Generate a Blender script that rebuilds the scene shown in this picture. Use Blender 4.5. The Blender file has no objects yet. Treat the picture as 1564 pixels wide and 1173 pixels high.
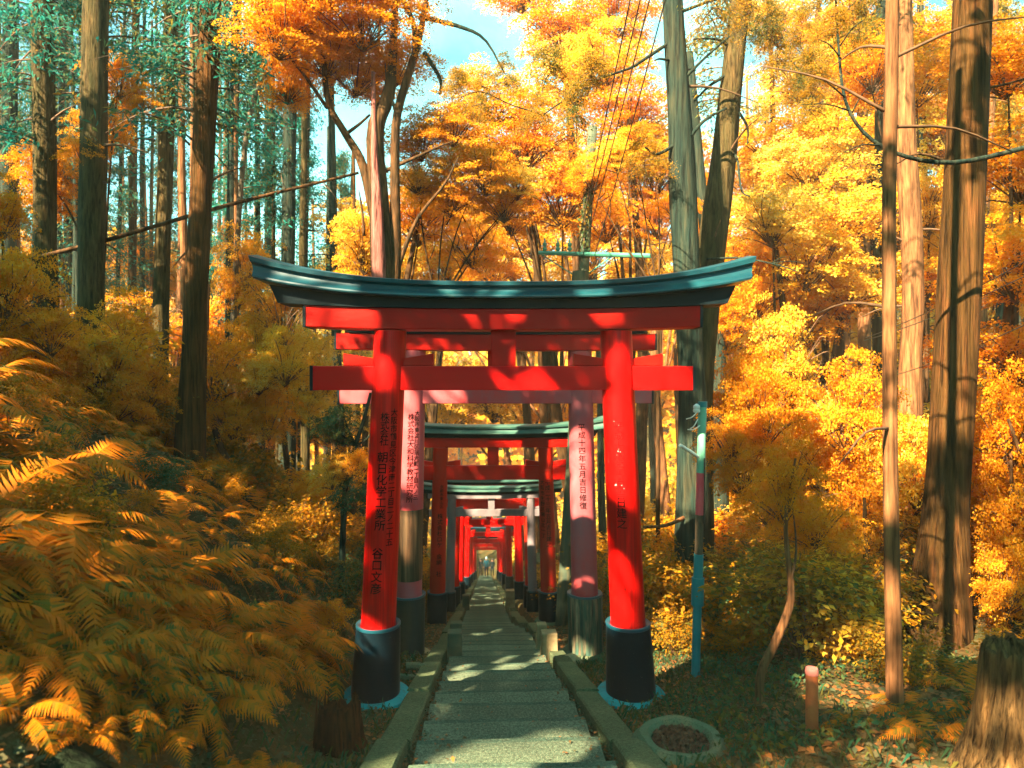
import bpy, bmesh, math, random
import numpy as np
from mathutils import Vector, Matrix, noise
from math import radians as R

sc = bpy.context.scene
C = sc.collection
random.seed(7)
rng = np.random.default_rng(7)

# ------------------------------------------------------------------ camera
CAM_Z = 1.4
cam_d = bpy.data.cameras.new('camera')
cam_d.lens = 36.0 * 1000.0 / 1564.0
cam_d.sensor_width = 36.0
cam_d.dof.use_dof = True
cam_d.dof.focus_distance = 7.2
cam_d.dof.aperture_fstop = 1.8
cam_d.clip_start = 0.05
cam_d.clip_end = 600
cam = bpy.data.objects.new('camera', cam_d)
cam.location = (0, 0, CAM_Z)
cam.rotation_euler = (R(90), 0, 0)
C.objects.link(cam)
sc.camera = cam

# ------------------------------------------------------------------ world, sun, exposure
SUN = Vector((-0.52, -0.60, 0.62)).normalized()          # direction towards the sun
w = bpy.data.worlds.new('World')
sc.world = w
w.use_nodes = True
nt = w.node_tree
bg = nt.nodes['Background']
sky = nt.nodes.new('ShaderNodeTexSky')
sky.sky_type = 'NISHITA'
sky.sun_disc = False
sky.sun_elevation = math.asin(SUN.z)
sky.sun_rotation = math.atan2(SUN.x, SUN.y)
tint = nt.nodes.new('ShaderNodeMixRGB')
tint.blend_type = 'MULTIPLY'
tint.inputs[0].default_value = 1.0
tint.inputs[2].default_value = (0.26, 1.0, 0.84, 1)
nt.links.new(sky.outputs[0], tint.inputs[1])
# bright cloud noise added to the sky in place of its overexposed white
tcw = nt.nodes.new('ShaderNodeTexCoord')
cn = nt.nodes.new('ShaderNodeTexNoise'); cn.inputs['Scale'].default_value = 2.6; cn.inputs['Detail'].default_value = 5
nt.links.new(tcw.outputs['Generated'], cn.inputs[0])
crw = nt.nodes.new('ShaderNodeValToRGB'); crw.color_ramp.elements[0].position = 0.44; crw.color_ramp.elements[1].position = 0.70
nt.links.new(cn.outputs[0], crw.inputs[0])
cm = nt.nodes.new('ShaderNodeMixRGB'); cm.inputs[2].default_value = (2.3, 7.8, 7.3, 1)
nt.links.new(crw.outputs[0], cm.inputs[0]); nt.links.new(tint.outputs[0], cm.inputs[1])
nt.links.new(cm.outputs[0], bg.inputs[0])
bg.inputs[1].default_value = 0.055
sl = bpy.data.lights.new('sun', 'SUN')
sl.energy = 5.0
sl.angle = R(0.53)
sl.color = (1.0, 0.80, 0.54)
so = bpy.data.objects.new('sun', sl)
so.rotation_euler = (-SUN).to_track_quat('-Z', 'Y').to_euler()
so.location = (-20, -15, 30)
C.objects.link(so)
sc.view_settings.view_transform = 'Standard'
sc.view_settings.look = 'None'
sc.view_settings.gamma = 1.0
sc.view_settings.exposure = 3.2
sc.view_settings.use_curve_mapping = False
try:
    sc.cycles.max_bounces = 7
    sc.cycles.diffuse_bounces = 4
    sc.cycles.glossy_bounces = 2
    sc.cycles.transmission_bounces = 4
    sc.cycles.use_adaptive_sampling = True
    sc.cycles.use_denoising = True
except Exception:
    pass

# ------------------------------------------------------------------ helpers
def at(px, py, Y):
    """point seen at photo pixel (px, py) at distance Y"""
    return Vector(((px - 782) / 1000.0 * Y, Y, CAM_Z + (586.5 - py) / 1000.0 * Y))

def pathx(Y):
    return 0.19 - 0.042 * Y

SL = 0.272
def pathz(Y):
    if Y < 66: return -SL * Y
    return -SL * 66 - 0.02 * (Y - 66)

def smooth(a, b, t):
    t = min(1.0, max(0.0, (t - a) / (b - a)))
    return t * t * (3 - 2 * t)

def nz(x, y, s, o=0.0):
    return noise.noise(Vector((x * s + o, y * s - o, o * 1.7)))

def side_profile(x, Y):
    u = x - pathx(Y)
    if u < 0:
        v = max(0.0, -u - 1.30)
        soft = smooth(0, 0.7, v)
        h = 0.84 * min(v, 3.6) * soft + 0.36 * max(0.0, min(v, 14) - 3.6) + 0.12 * max(0.0, v - 14)
        # the bank starts further from the path beyond the second gate
        k = smooth(11, 20, Y)
        h = h * (1 - 0.35 * k)
    else:
        v = max(0.0, u - 1.3)
        h = 0.17 * min(v, 3.4) + 0.46 * max(0.0, min(v, 14) - 3.4) + 0.2 * max(0.0, v - 14)
        h += 0.10 * v * smooth(16, 30, Y)
    return u, h

def ground(x, Y):
    u, h = side_profile(x, Y)
    z = pathz(Y) + h
    a = min(1.0, abs(u) / 2.5)
    z += a * (0.18 * nz(x, Y, 0.45, 3.1) + 0.07 * nz(x, Y, 1.3, 9.2))
    if abs(u) > 1.0:
        z += 0.02 * nz(x, Y, 5.0, 1.2)
    if abs(u) < 1.0:
        z -= 0.22 * (1 - smooth(0.85, 1.0, abs(u)))
    if Y > 66:
        z += 0.30 * (Y - 66)
    return z

def tag(o, label=None, cat=None, group=None, kind=None):
    if label: o['label'] = label
    if cat: o['category'] = cat
    if group: o['group'] = group
    if kind: o['kind'] = kind
    return o

def empty(name, loc=(0, 0, 0), rz=0.0):
    o = bpy.data.objects.new(name, None)
    o.empty_display_size = 0.2
    o.location = loc
    o.rotation_euler = (0, 0, rz)
    C.objects.link(o)
    return o

def link(name, me, mat=None, parent=None, loc=None):
    o = bpy.data.objects.new(name, me)
    if mat is not None and not me.materials:
        for m_ in (mat if isinstance(mat, (list, tuple)) else [mat]):
            me.materials.append(m_)
    if parent is not None: o.parent = parent
    if loc is not None: o.location = loc
    C.objects.link(o)
    return o

class MB:
    """collects vertices and faces, builds one mesh"""
    def __init__(s):
        s.v = []; s.f = []; s.m = []
    def add(s, verts, faces, mi=0):
        b = len(s.v)
        s.v.extend([tuple(p) for p in verts])
        s.f.extend([tuple(i + b for i in f) for f in faces])
        s.m.extend([mi] * len(faces))
    def box(s, c, d, rz=0.0, mi=0, taper=1.0):
        x, y, z = d[0] / 2, d[1] / 2, d[2] / 2
        vs = []
        for zz, k in ((-z, 1.0), (z, taper)):
            for a, b in ((-x, -y), (x, -y), (x, y), (-x, y)):
                a *= k; b *= k
                vs.append((c[0] + a * math.cos(rz) - b * math.sin(rz), c[1] + a * math.sin(rz) + b * math.cos(rz), c[2] + zz))
        s.add(vs, [(3, 2, 1, 0), (4, 5, 6, 7), (0, 1, 5, 4), (1, 2, 6, 5), (2, 3, 7, 6), (3, 0, 4, 7)], mi)
    def tube(s, pts, rad, n=10, mi=0, cap=True, rough=0.0, ridges=0, seed=0.0):
        pts = [Vector(p) for p in pts]
        vs, fs = [], []
        ref = Vector((0.31, 0.95, 0.02)).normalized()
        for i, p in enumerate(pts):
            a = pts[max(0, i - 1)]; b = pts[min(len(pts) - 1, i + 1)]
            t = (b - a)
            if t.length < 1e-9: t = Vector((0, 0, 1))
            t.normalize()
            e1 = ref - t * ref.dot(t)
            if e1.length < 0.1:
                e1 = Vector((1, 0, 0)) - t * t.x
            e1.normalize(); e2 = t.cross(e1)
            for k in range(n):
                an = 2 * math.pi * k / n
                r = rad[i]
                if rough:
                    d = Vector((math.cos(an) * 1.4 + seed, math.sin(an) * 1.4, p.z * 0.9 + p.x * .3 + seed))
                    r *= 1 + rough * noise.noise(d)
                    if ridges:
                        r *= 1 + 0.55 * rough * noise.noise(Vector((math.cos(an) * ridges + seed, math.sin(an) * ridges, p.z * 0.8)))
                vs.append(p + e1 * (math.cos(an) * r) + e2 * (math.sin(an) * r))
            if i:
                o = (i - 1) * n
                for k in range(n):
                    fs.append((o + k, o + (k + 1) % n, o + n + (k + 1) % n, o + n + k))
        if cap:
            fs.append(tuple(range(n - 1, -1, -1)))
            o = (len(pts) - 1) * n
            fs.append(tuple(range(o, o + n)))
        s.add(vs, fs, mi)
    def lathe(s, prof, c=(0, 0, 0), n=32, mi=0, shear=(0, 0), wob=0.0, seed=0.0, closed=False):
        vs, fs = [], []
        m = len(prof)
        for (r, z) in prof:
            for k in range(n):
                an = 2 * math.pi * k / n
                rr = r
                if wob: rr *= 1 + wob * noise.noise(Vector((math.cos(an) * 2 + seed, math.sin(an) * 2, z * 6 + seed)))
                vs.append((c[0] + rr * math.cos(an) + shear[0] * z, c[1] + rr * math.sin(an) + shear[1] * z, c[2] + z))
        for i in range(m - 1 if not closed else m):
            j = (i + 1) % m
            for k in range(n):
                fs.append((i * n + k, i * n + (k + 1) % n, j * n + (k + 1) % n, j * n + k))
        if not closed:
            fs.append(tuple(range(n - 1, -1, -1)))
            fs.append(tuple(range((m - 1) * n, m * n)))
        s.add(vs, fs, mi)
    def mesh(s, name, smooth_=True, angle=None):
        me = bpy.data.meshes.new(name)
        me.from_pydata(s.v, [], s.f)
        if s.m and max(s.m) > 0:
            me.polygons.foreach_set('material_index', s.m)
        if smooth_:
            me.polygons.foreach_set('use_smooth', [True] * len(me.polygons))
            if angle is not None:
                try: me.set_sharp_from_angle(angle=R(angle))
                except Exception: pass
        me.update()
        return me
    def build(s, name, mat, parent=None, smooth_=True, angle=35, loc=None):
        return link(name, s.mesh(name, smooth_, angle), mat, parent, loc)

def bevel(o, wd=0.006, seg=2):
    bm = bmesh.new(); bm.from_mesh(o.data)
    ed = [e for e in bm.edges if len(e.link_faces) == 2 and e.calc_face_angle(0) > R(30)]
    bmesh.ops.bevel(bm, geom=ed, offset=wd, segments=seg, profile=0.5, affect='EDGES', clamp_overlap=True)
    bm.to_mesh(o.data); bm.free()
    return o

def spline(pts, n):
    """Catmull-Rom resample"""
    P = [Vector(p) for p in pts]
    P = [P[0] * 2 - P[1]] + P + [P[-1] * 2 - P[-2]]
    out = []
    segs = len(P) - 3
    for i in range(n + 1):
        t = i / n * segs
        k = min(segs - 1, int(t)); f = t - k
        a, b, c, d = P[k], P[k + 1], P[k + 2], P[k + 3]
        out.append(0.5 * ((2 * b) + (c - a) * f + (2 * a - 5 * b + 4 * c - d) * f * f + (-a + 3 * b - 3 * c + d) * f ** 3))
    return out

# ------------------------------------------------------------------ materials
def new_mat(name):
    m = bpy.data.materials.new(name)
    m.use_nodes = True
    n = m.node_tree
    return m, n, n.nodes, n.links, n.nodes['Principled BSDF']

def ramp(N, stops, interp='LINEAR'):
    r = N.new('ShaderNodeValToRGB')
    r.color_ramp.interpolation = interp
    el = r.color_ramp.elements
    while len(el) < len(stops): el.new(0.5)
    for e, (p, c) in zip(el, stops):
        e.position = p; e.color = (c[0], c[1], c[2], 1)
    return r

def surf(name, c1, c2, scale=6.0, rough=0.6, bump=0.15, bscale=None, stretch=(1, 1, 1), c3=None, spec=0.4, metal=0.0, detail=6, coat=0.0, dist=0.02, speck=None, bias=(0.3, 0.7), fiss=None):
    m, n, N, L, P = new_mat(name)
    tc = N.new('ShaderNodeTexCoord')
    mp = N.new('ShaderNodeMapping'); mp.inputs['Scale'].default_value = stretch
    L.new(tc.outputs['Object'], mp.inputs[0])
    t = N.new('ShaderNodeTexNoise'); t.inputs['Scale'].default_value = scale; t.inputs['Detail'].default_value = detail; t.inputs['Roughness'].default_value = 0.6
    L.new(mp.outputs[0], t.inputs[0])
    st = [(bias[0], c1), (bias[1], c2)]
    if c3 is not None: st = [(bias[0], c1), ((bias[0] + bias[1]) / 2, c3), (bias[1], c2)]
    cr = ramp(N, st)
    L.new(t.outputs[0], cr.inputs[0])
    col = cr.outputs[0]
    if speck is not None:
        t3 = N.new('ShaderNodeTexNoise'); t3.inputs['Scale'].default_value = speck[0]; t3.inputs['Detail'].default_value = 3
        L.new(tc.outputs['Object'], t3.inputs[0])
        k = ramp(N, [(speck[1], (0, 0, 0)), (speck[2], (1, 1, 1))])
        L.new(t3.outputs[0], k.inputs[0])
        mx = N.new('ShaderNodeMixRGB'); mx.inputs[2].default_value = (*speck[3], 1)
        L.new(k.outputs[0], mx.inputs[0]); L.new(col, mx.inputs[1])
        col = mx.outputs[0]
    hgt = None
    if fiss is not None:      # long dark cracks of bark or split wood
        mp2 = N.new('ShaderNodeMapping'); mp2.inputs['Scale'].default_value = (fiss[0], fiss[0], fiss[0] * fiss[1])
        L.new(tc.outputs['Object'], mp2.inputs[0])
        t4 = N.new('ShaderNodeTexNoise'); t4.inputs['Scale'].default_value = 1.0; t4.inputs['Detail'].default_value = 5; t4.inputs['Roughness'].default_value = 0.65; t4.inputs['Distortion'].default_value = 0.4
        L.new(mp2.outputs[0], t4.inputs[0])
        k2 = ramp(N, [(0.36, (fiss[2],) * 3), (0.50, (0.85,) * 3), (0.66, (1.25,) * 3)])
        L.new(t4.outputs[0], k2.inputs[0])
        m2 = N.new('ShaderNodeMixRGB'); m2.blend_type = 'MULTIPLY'; m2.inputs[0].default_value = 1
        L.new(col, m2.inputs[1]); L.new(k2.outputs[0], m2.inputs[2]); col = m2.outputs[0]
        hgt = t4.outputs[0]
    L.new(col, P.inputs['Base Color'])
    P.inputs['Roughness'].default_value = rough
    P.inputs['Metallic'].default_value = metal
    P.inputs['Specular IOR Level'].default_value = spec
    P.inputs['Coat Weight'].default_value = coat
    P.inputs['Coat Roughness'].default_value = 0.15
    if bump:
        t2 = N.new('ShaderNodeTexNoise'); t2.inputs['Scale'].default_value = bscale or scale * 3; t2.inputs['Detail'].default_value = 6
        L.new(mp.outputs[0], t2.inputs[0])
        b = N.new('ShaderNodeBump'); b.inputs['Strength'].default_value = bump; b.inputs['Distance'].default_value = dist
        L.new(hgt if hgt is not None else t2.outputs[0], b.inputs['Height']); L.new(b.outputs[0], P.inputs['Normal'])
    return m

def leaf_mat(name, stops, trans=0.45, rough=0.6, patch=None):
    """random colour per leaf and per plant; part of the light goes through"""
    m, n, N, L, P = new_mat(name)
    g = N.new('ShaderNodeNewGeometry')
    oi = N.new('ShaderNodeObjectInfo')
    a = N.new('ShaderNodeMath'); a.operation = 'MULTIPLY'; a.inputs[1].default_value = 0.55
    L.new(g.outputs['Random Per Island'], a.inputs[0])
    b = N.new('ShaderNodeMath'); b.operation = 'MULTIPLY_ADD'; b.inputs[1].default_value = 0.30
    L.new(oi.outputs['Random'], b.inputs[0]); L.new(a.outputs[0], b.inputs[2])
    tc = N.new('ShaderNodeTexCoord')
    t = N.new('ShaderNodeTexNoise'); t.inputs['Scale'].default_value = 1.1; t.inputs['Detail'].default_value = 2
    if patch:
        t.inputs['Scale'].default_value = patch
        L.new(oi.outputs['Location'], t.inputs[0])
    else:
        L.new(tc.outputs['Object'], t.inputs[0])
    c = N.new('ShaderNodeMath'); c.operation = 'MULTIPLY_ADD'; c.inputs[1].default_value = 0.55; 
    L.new(t.outputs[0], c.inputs[0]); L.new(b.outputs[0], c.inputs[2])
    d = N.new('ShaderNodeMath'); d.operation = 'SUBTRACT'; d.inputs[1].default_value = 0.20
    L.new(c.outputs[0], d.inputs[0])
    cr = ramp(N, stops); L.new(d.outputs[0], cr.inputs[0])
    L.new(cr.outputs[0], P.inputs['Base Color'])
    P.inputs['Roughness'].default_value = rough
    P.inputs['Specular IOR Level'].default_value = 0.10
    tr = N.new('ShaderNodeBsdfTranslucent')
    L.new(cr.outputs[0], tr.inputs[0])
    mx = N.new('ShaderNodeMixShader'); mx.inputs[0].default_value = trans
    L.new(P.outputs[0], mx.inputs[1]); L.new(tr.outputs[0], mx.inputs[2])
    L.new(mx.outputs[0], N['Material Output'].inputs[0])
    return m

M = {}
M['red'] = surf('vermilion_paint', (0.48, 0.0015, 0.001), (0.66, 0.002, 0.0012), 1.3, 0.38, 0.10, 30, (1, 1, 0.18), c3=(0.56, 0.0015, 0.001), spec=0.16, speck=(34, 0.66, 0.80, (0.30, 0.02, 0.010)), fiss=(26, 0.03, 0.62), dist=0.006)
M['red_beam'] = surf('vermilion_tie_beam_paint', (0.46, 0.0015, 0.001), (0.64, 0.002, 0.0012), 1.3, 0.40, 0.10, 30, (0.2, 1, 1), c3=(0.54, 0.0015, 0.001), spec=0.14, speck=(34, 0.66, 0.80, (0.30, 0.02, 0.010)), dist=0.006)
M['red_deep'] = surf('vermilion_beam_paint', (0.34, 0.004, 0.001), (0.50, 0.005, 0.0015), 1.8, 0.5, 0.10, 30, (0.25, 1, 1), spec=0.12, speck=(30, 0.66, 0.80, (0.20, 0.02, 0.008)))  # deeper red for beams, wedges and struts
M['red_old'] = surf('faded_vermilion', (0.36, 0.014, 0.004), (0.48, 0.009, 0.002), 1.6, 0.6, 0.05, 24, (1, 1, 0.35), spec=0.12)
M['pink'] = surf('faded_pink_paint', (0.34, 0.085, 0.095), (0.62, 0.022, 0.020), 1.3, 0.5, 0.07, 20, (1, 1, 0.45), c3=(0.44, 0.065, 0.07), spec=0.2, bias=(0.40, 0.66))
M['grey_wood'] = surf('grey_primed_wood', (0.10, 0.085, 0.09), (0.24, 0.20, 0.20), 2.0, 0.6, 0.1, 24, (1, 1, 0.3), spec=0.2)
M['kasagi'] = surf('dark_teal_metal', (0.002, 0.026, 0.036), (0.006, 0.060, 0.070), 3.0, 0.34, 0.12, 9, (0.5, 2, 2), spec=0.5, c3=(0.0035, 0.036, 0.047), speck=(7, 0.62, 0.80, (0.03, 0.08, 0.07)))
M['kasagi_old'] = surf('weathered_green_metal', (0.012, 0.055, 0.045), (0.07, 0.13, 0.09), 2.6, 0.45, 0.1, 9, (0.6, 2, 2), spec=0.5, c3=(0.025, 0.08, 0.06))
M['black'] = surf('black_lacquer', (0.002, 0.006, 0.008), (0.005, 0.013, 0.016), 3.0, 0.45, 0.05, 20, spec=0.18)
M['collar'] = surf('collar_black_paint', (0.0008, 0.0045, 0.008), (0.002, 0.010, 0.015), 2.0, 0.38, 0.08, 20, (1, 1, 0.3), spec=0.14, speck=(46, 0.70, 0.76, (0.08, 0.11, 0.10)))
M['collar_rim'] = surf('collar_teal_rim', (0.002, 0.035, 0.055), (0.006, 0.07, 0.09), 4.0, 0.4, 0.1, 20, spec=0.5)
M['collar_old'] = surf('collar_worn_paint', (0.002, 0.014, 0.014), (0.035, 0.030, 0.016), 2.2, 0.5, 0.15, 14, (1.5, 1.5, 0.3), c3=(0.004, 0.022, 0.022), spec=0.3)
M['collar_peel'] = surf('collar_peeling_wood', (0.012, 0.07, 0.06), (0.26, 0.17, 0.10), 5.0, 0.7, 0.3, 22, (2.4, 2.4, 0.30), c3=(0.06, 0.085, 0.05), spec=0.2, bias=(0.38, 0.66), fiss=(22, 0.05, 0.2))
M['ring_teal'] = surf('teal_painted_mortar', (0.004, 0.16, 0.18), (0.012, 0.26, 0.27), 4.0, 0.65, 0.5, 30, spec=0.12, speck=(14, 0.58, 0.74, (0.05, 0.085, 0.06)))
M['concrete'] = surf('mossy_concrete', (0.07, 0.085, 0.04), (0.17, 0.115, 0.055), 4.0, 0.85, 0.4, 40, c3=(0.075, 0.105, 0.06), spec=0.1, speck=(90, .5, .7, (0.05, 0.06, 0.03)))
M['bare_wood'] = surf('bare_pillar_wood', (0.05, 0.032, 0.014), (0.26, 0.115, 0.05), 3.0, 0.7, 0.3, 18, (3, 3, 0.25), c3=(0.10, 0.055, 0.025), spec=0.2, fiss=(18, 0.05, 0.35))
M['ink'] = surf('black_lettering', (0.002, 0.0015, 0.0015), (0.010, 0.003, 0.003), 9, 0.8, 0, spec=0.05)
M['ink_faded'] = surf('faded_lettering', (0.03, 0.002, 0.002), (0.13, 0.004, 0.003), 7, 0.8, 0, spec=0.05)
M['flake'] = surf('flaked_primer', (0.36, 0.16, 0.13), (0.5, 0.3, 0.26), 9, 0.8, 0, spec=0.05)
M['step'] = surf('step_concrete', (0.032, 0.062, 0.040), (0.105, 0.135, 0.086), 1.6, 0.92, 0.6, 70, c3=(0.060, 0.094, 0.060), spec=0.06, speck=(150, 0.50, 0.64, (0.18, 0.18, 0.11)), dist=0.015, fiss=(42, 1.0, 0.5))
M['step_edge'] = surf('step_dark_edge', (0.022, 0.052, 0.036), (0.075, 0.112, 0.072), 3.0, 0.92, 0.6, 70, c3=(0.042, 0.078, 0.053), spec=0.06, dist=0.015, speck=(150, 0.52, 0.66, (0.13, 0.14, 0.085)), fiss=(42, 1.0, 0.5))  # darker teal band along the far edge of each tread
M['kerb'] = surf('kerb_concrete', (0.036, 0.062, 0.029), (0.100, 0.120, 0.060), 2.0, 0.92, 0.6, 70, c3=(0.058, 0.088, 0.044), spec=0.06, speck=(150, 0.50, 0.66, (0.15, 0.155, 0.075)), dist=0.015, fiss=(42, 1.0, 0.55))
M['stone'] = surf('stone_block', (0.20, 0.13, 0.06), (0.34, 0.26, 0.13), 5, 0.85, 0.3, 50, spec=0.2)
M['stone_green'] = surf('mossy_stone_block', (0.04, 0.065, 0.038), (0.11, 0.085, 0.042), 5, 0.85, 0.3, 50, spec=0.2)
M['bark_cedar'] = surf('cedar_bark', (0.030, 0.016, 0.004), (0.115, 0.042, 0.012), 5, 0.9, 1.0, 12, (2.2, 2.2, 0.3), c3=(0.064, 0.030, 0.008), spec=0.06, dist=0.05, fiss=(26, 0.045, 0.22))
M['bark_left'] = surf('olive_bark', (0.030, 0.028, 0.009), (0.105, 0.062, 0.022), 5, 0.9, 1.0, 12, (2.2, 2.2, 0.3), c3=(0.062, 0.045, 0.016), spec=0.08, dist=0.05, fiss=(24, 0.11, 0.25))
M['bark_teal'] = surf('teal_grey_bark', (0.008, 0.022, 0.018), (0.045, 0.042, 0.022), 5, 0.9, 0.9, 12, (2.2, 2.2, 0.3), c3=(0.020, 0.031, 0.021), spec=0.1, dist=0.04, fiss=(24, 0.06, 0.25))
M['bark_maple'] = surf('maple_bark', (0.030, 0.017, 0.006), (0.12, 0.052, 0.017), 5, 0.85, 0.7, 18, (1.6, 1.6, 0.5), c3=(0.06, 0.03, 0.010), spec=0.12, dist=0.03, fiss=(20, 0.12, 0.3))
M['bark_orange_lit'] = surf('sunlit_orange_bark', (0.10, 0.042, 0.015), (0.28, 0.12, 0.042), 6, 0.85, 0.7, 18, (2, 2, 0.35), c3=(0.17, 0.072, 0.027), spec=0.1, dist=0.03, fiss=(28, 0.06, 0.3))  # brighter bark, mostly for trunks whose sunlit look is put into the colour
M['bark_pink'] = surf('pinkish_peeled_bark', (0.16, 0.045, 0.032), (0.36, 0.13, 0.10), 6, 0.85, 0.9, 18, (2.4, 2.4, 0.25), spec=0.1, dist=0.04, fiss=(30, 0.06, 0.2))
M['twig'] = surf('twig_bark', (0.04, 0.022, 0.008), (0.13, 0.06, 0.02), 8, 0.8, 0)
M['dead_wood'] = surf('pale_dead_wood', (0.035, 0.026, 0.012), (0.13, 0.085, 0.04), 5, 0.8, 0.3, 20, (2, 2, 0.4), fiss=(24, .2, .4))
M['stump'] = surf('red_rotten_wood', (0.030, 0.008, 0.003), (0.15, 0.040, 0.012), 6, 0.95, 1.0, 10, (2.6, 2.6, 0.25), c3=(0.07, 0.02, 0.006), spec=0.05, dist=0.05, fiss=(46, 0.07, 0.12))
M['stump_b'] = surf('grey_brown_rotten_wood', (0.05, 0.034, 0.014), (0.26, 0.13, 0.04), 6, 0.95, 1.0, 10, (2.6, 2.6, 0.2), c3=(0.13, 0.072, 0.025), spec=0.05, dist=0.05, fiss=(46, 0.05, 0.15))
M['log'] = surf('mossy_log_bark', (0.005, 0.009, 0.005), (0.018, 0.026, 0.012), 4, 0.95, 0.8, 16, spec=0.03, dist=0.05, fiss=(16, .5, .3))
M['soil'] = surf('forest_soil', (0.018, 0.018, 0.006), (0.11, 0.050, 0.014), 1.7, 0.95, 0.7, 22, c3=(0.040, 0.036, 0.012), spec=0.05, dist=0.05, speck=(40, 0.55, 0.7, (0.05, 0.065, 0.03)))
M['pole'] = surf('pole_wood', (0.035, 0.06, 0.045), (0.12, 0.10, 0.05), 6, 0.85, 0.4, 18, (2, 2, 0.3), spec=0.15, c3=(0.06, 0.075, 0.045))
M['teal_pipe'] = surf('teal_pipe_paint', (0.005, 0.13, 0.15), (0.01, 0.20, 0.22), 3, 0.45, 0.05, 20)
M['green_pipe'] = surf('pale_green_pipe_paint', (0.10, 0.30, 0.19), (0.16, 0.42, 0.28), 3, 0.45, 0.05, 20)
M['sunlit_pink'] = surf('sunlit_pink_pipe', (0.55, 0.04, 0.06), (0.65, 0.10, 0.10), 3, 0.45, 0.05, 20)  # sunlit tone of one pole stretch, put into the colour
M['arm_green'] = surf('green_crossarm_paint', (0.03, 0.19, 0.13), (0.08, 0.30, 0.20), 5, 0.5, 0.1, 20)
M['white'] = surf('white_porcelain', (0.6, 0.6, 0.5), (0.75, 0.75, 0.66), 4, 0.35, 0.0)
M['wire'] = surf('black_wire', (0.01, 0.012, 0.01), (0.025, 0.025, 0.02), 4, 0.5, 0.0)
M['post_orange'] = surf('orange_post_paint', (0.36, 0.065, 0.012), (0.46, 0.11, 0.024), 9, 0.7, 0.4, 20, speck=(30, .6, .75, (.20, .05, .015)))
M['post_top'] = surf('pinkish_post_top', (0.40, 0.10, 0.08), (0.45, 0.15, 0.11), 6, 0.6, 0.1)
M['litter_basin'] = surf('brown_leaf_mould', (0.03, 0.013, 0.006), (0.12, 0.05, 0.02), 22, 0.9, 0.9, 50, c3=(0.06, 0.025, 0.011), dist=0.03)
M['cloth_teal'] = surf('teal_jacket', (0.004, 0.035, 0.05), (0.007, 0.05, 0.065), 6, 0.9, 0.1, spec=.1)
M['cloth_dark'] = surf('dark_clothes', (0.002, 0.005, 0.006), (0.004, 0.009, 0.010), 6, 0.9, 0.1, spec=.1)
M['cloth_navy'] = surf('navy_trousers', (0.002, 0.007, 0.016), (0.003, 0.010, 0.022), 6, 0.9, 0.1, spec=.1)
M['skin'] = surf('skin', (0.20, 0.10, 0.06), (0.24, 0.12, 0.07), 6, 0.7, 0.0, spec=.1)
M['cap'] = surf('pale_cap', (0.12, 0.2, 0.2), (0.16, 0.25, 0.24), 6, 0.8, 0.0, spec=.1)
M['hair'] = surf('dark_hair', (0.008, 0.007, 0.006), (0.015, 0.012, 0.010), 6, 0.6, 0.0)

M['leaf_maple'] = leaf_mat('maple_leaf', [(0.0, (0.52, 0.14, 0.004)), (0.35, (0.68, 0.235, 0.006)), (0.65, (0.72, 0.31, 0.010)), (0.88, (0.68, 0.38, 0.03)), (1.0, (0.35, 0.28, 0.05))], 0.58)
M['leaf_yellow'] = leaf_mat('yellow_leaf', [(0.0, (0.60, 0.22, 0.006)), (0.3, (0.72, 0.36, 0.012)), (0.65, (0.74, 0.46, 0.05)), (0.92, (0.74, 0.56, 0.15)), (1.0, (0.20, 0.26, 0.06))], 0.55)
M['leaf_shrub'] = leaf_mat('shrub_leaf', [(0.0, (0.58, 0.18, 0.004)), (0.3, (0.50, 0.19, 0.005)), (0.55, (0.30, 0.15, 0.008)), (0.78, (0.13, 0.115, 0.012)), (1.0, (0.03, 0.14, 0.07))], 0.45)
M['leaf_green'] = leaf_mat('evergreen_leaf', [(0.0, (0.30, 0.13, 0.008)), (0.3, (0.10, 0.085, 0.014)), (0.6, (0.035, 0.085, 0.030)), (0.85, (0.015, 0.10, 0.060)), (1.0, (0.02, 0.16, 0.10))], 0.35)
M['leaf_cedar'] = leaf_mat('cedar_needle', [(0.0, (0.38, 0.16, 0.010)), (0.22, (0.16, 0.12, 0.015)), (0.45, (0.03, 0.14, 0.085)), (0.75, (0.015, 0.19, 0.15)), (1.0, (0.03, 0.30, 0.24))], 0.5)
M['leaf_olive'] = leaf_mat('olive_needle', [(0.0, (0.60, 0.24, 0.010)), (0.35, (0.42, 0.21, 0.014)), (0.6, (0.16, 0.13, 0.016)), (0.85, (0.05, 0.11, 0.04)), (1.0, (0.03, 0.14, 0.08))], 0.45)
M['leaf_fern'] = leaf_mat('fern_leaf', [(0.0, (0.60, 0.140, 0.002)), (0.40, (0.50, 0.135, 0.003)), (0.58, (0.34, 0.120, 0.004)), (0.75, (0.15, 0.095, 0.006)), (0.88, (0.05, 0.08, 0.012)), (1.0, (0.025, 0.10, 0.05))], 0.42, patch=0.9)
M['leaf_litter'] = leaf_mat('fallen_leaf', [(0.0, (0.48, 0.14, 0.02)), (0.25, (0.20, 0.075, 0.02)), (0.5, (0.09, 0.055, 0.02)), (0.75, (0.05, 0.08, 0.04)), (1.0, (0.09, 0.19, 0.12))], 0.15)

# ------------------------------------------------------------------ leaf meshes (numpy)
def unit(v):
    return v / np.maximum(1e-9, np.linalg.norm(v, axis=1, keepdims=True))

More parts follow.
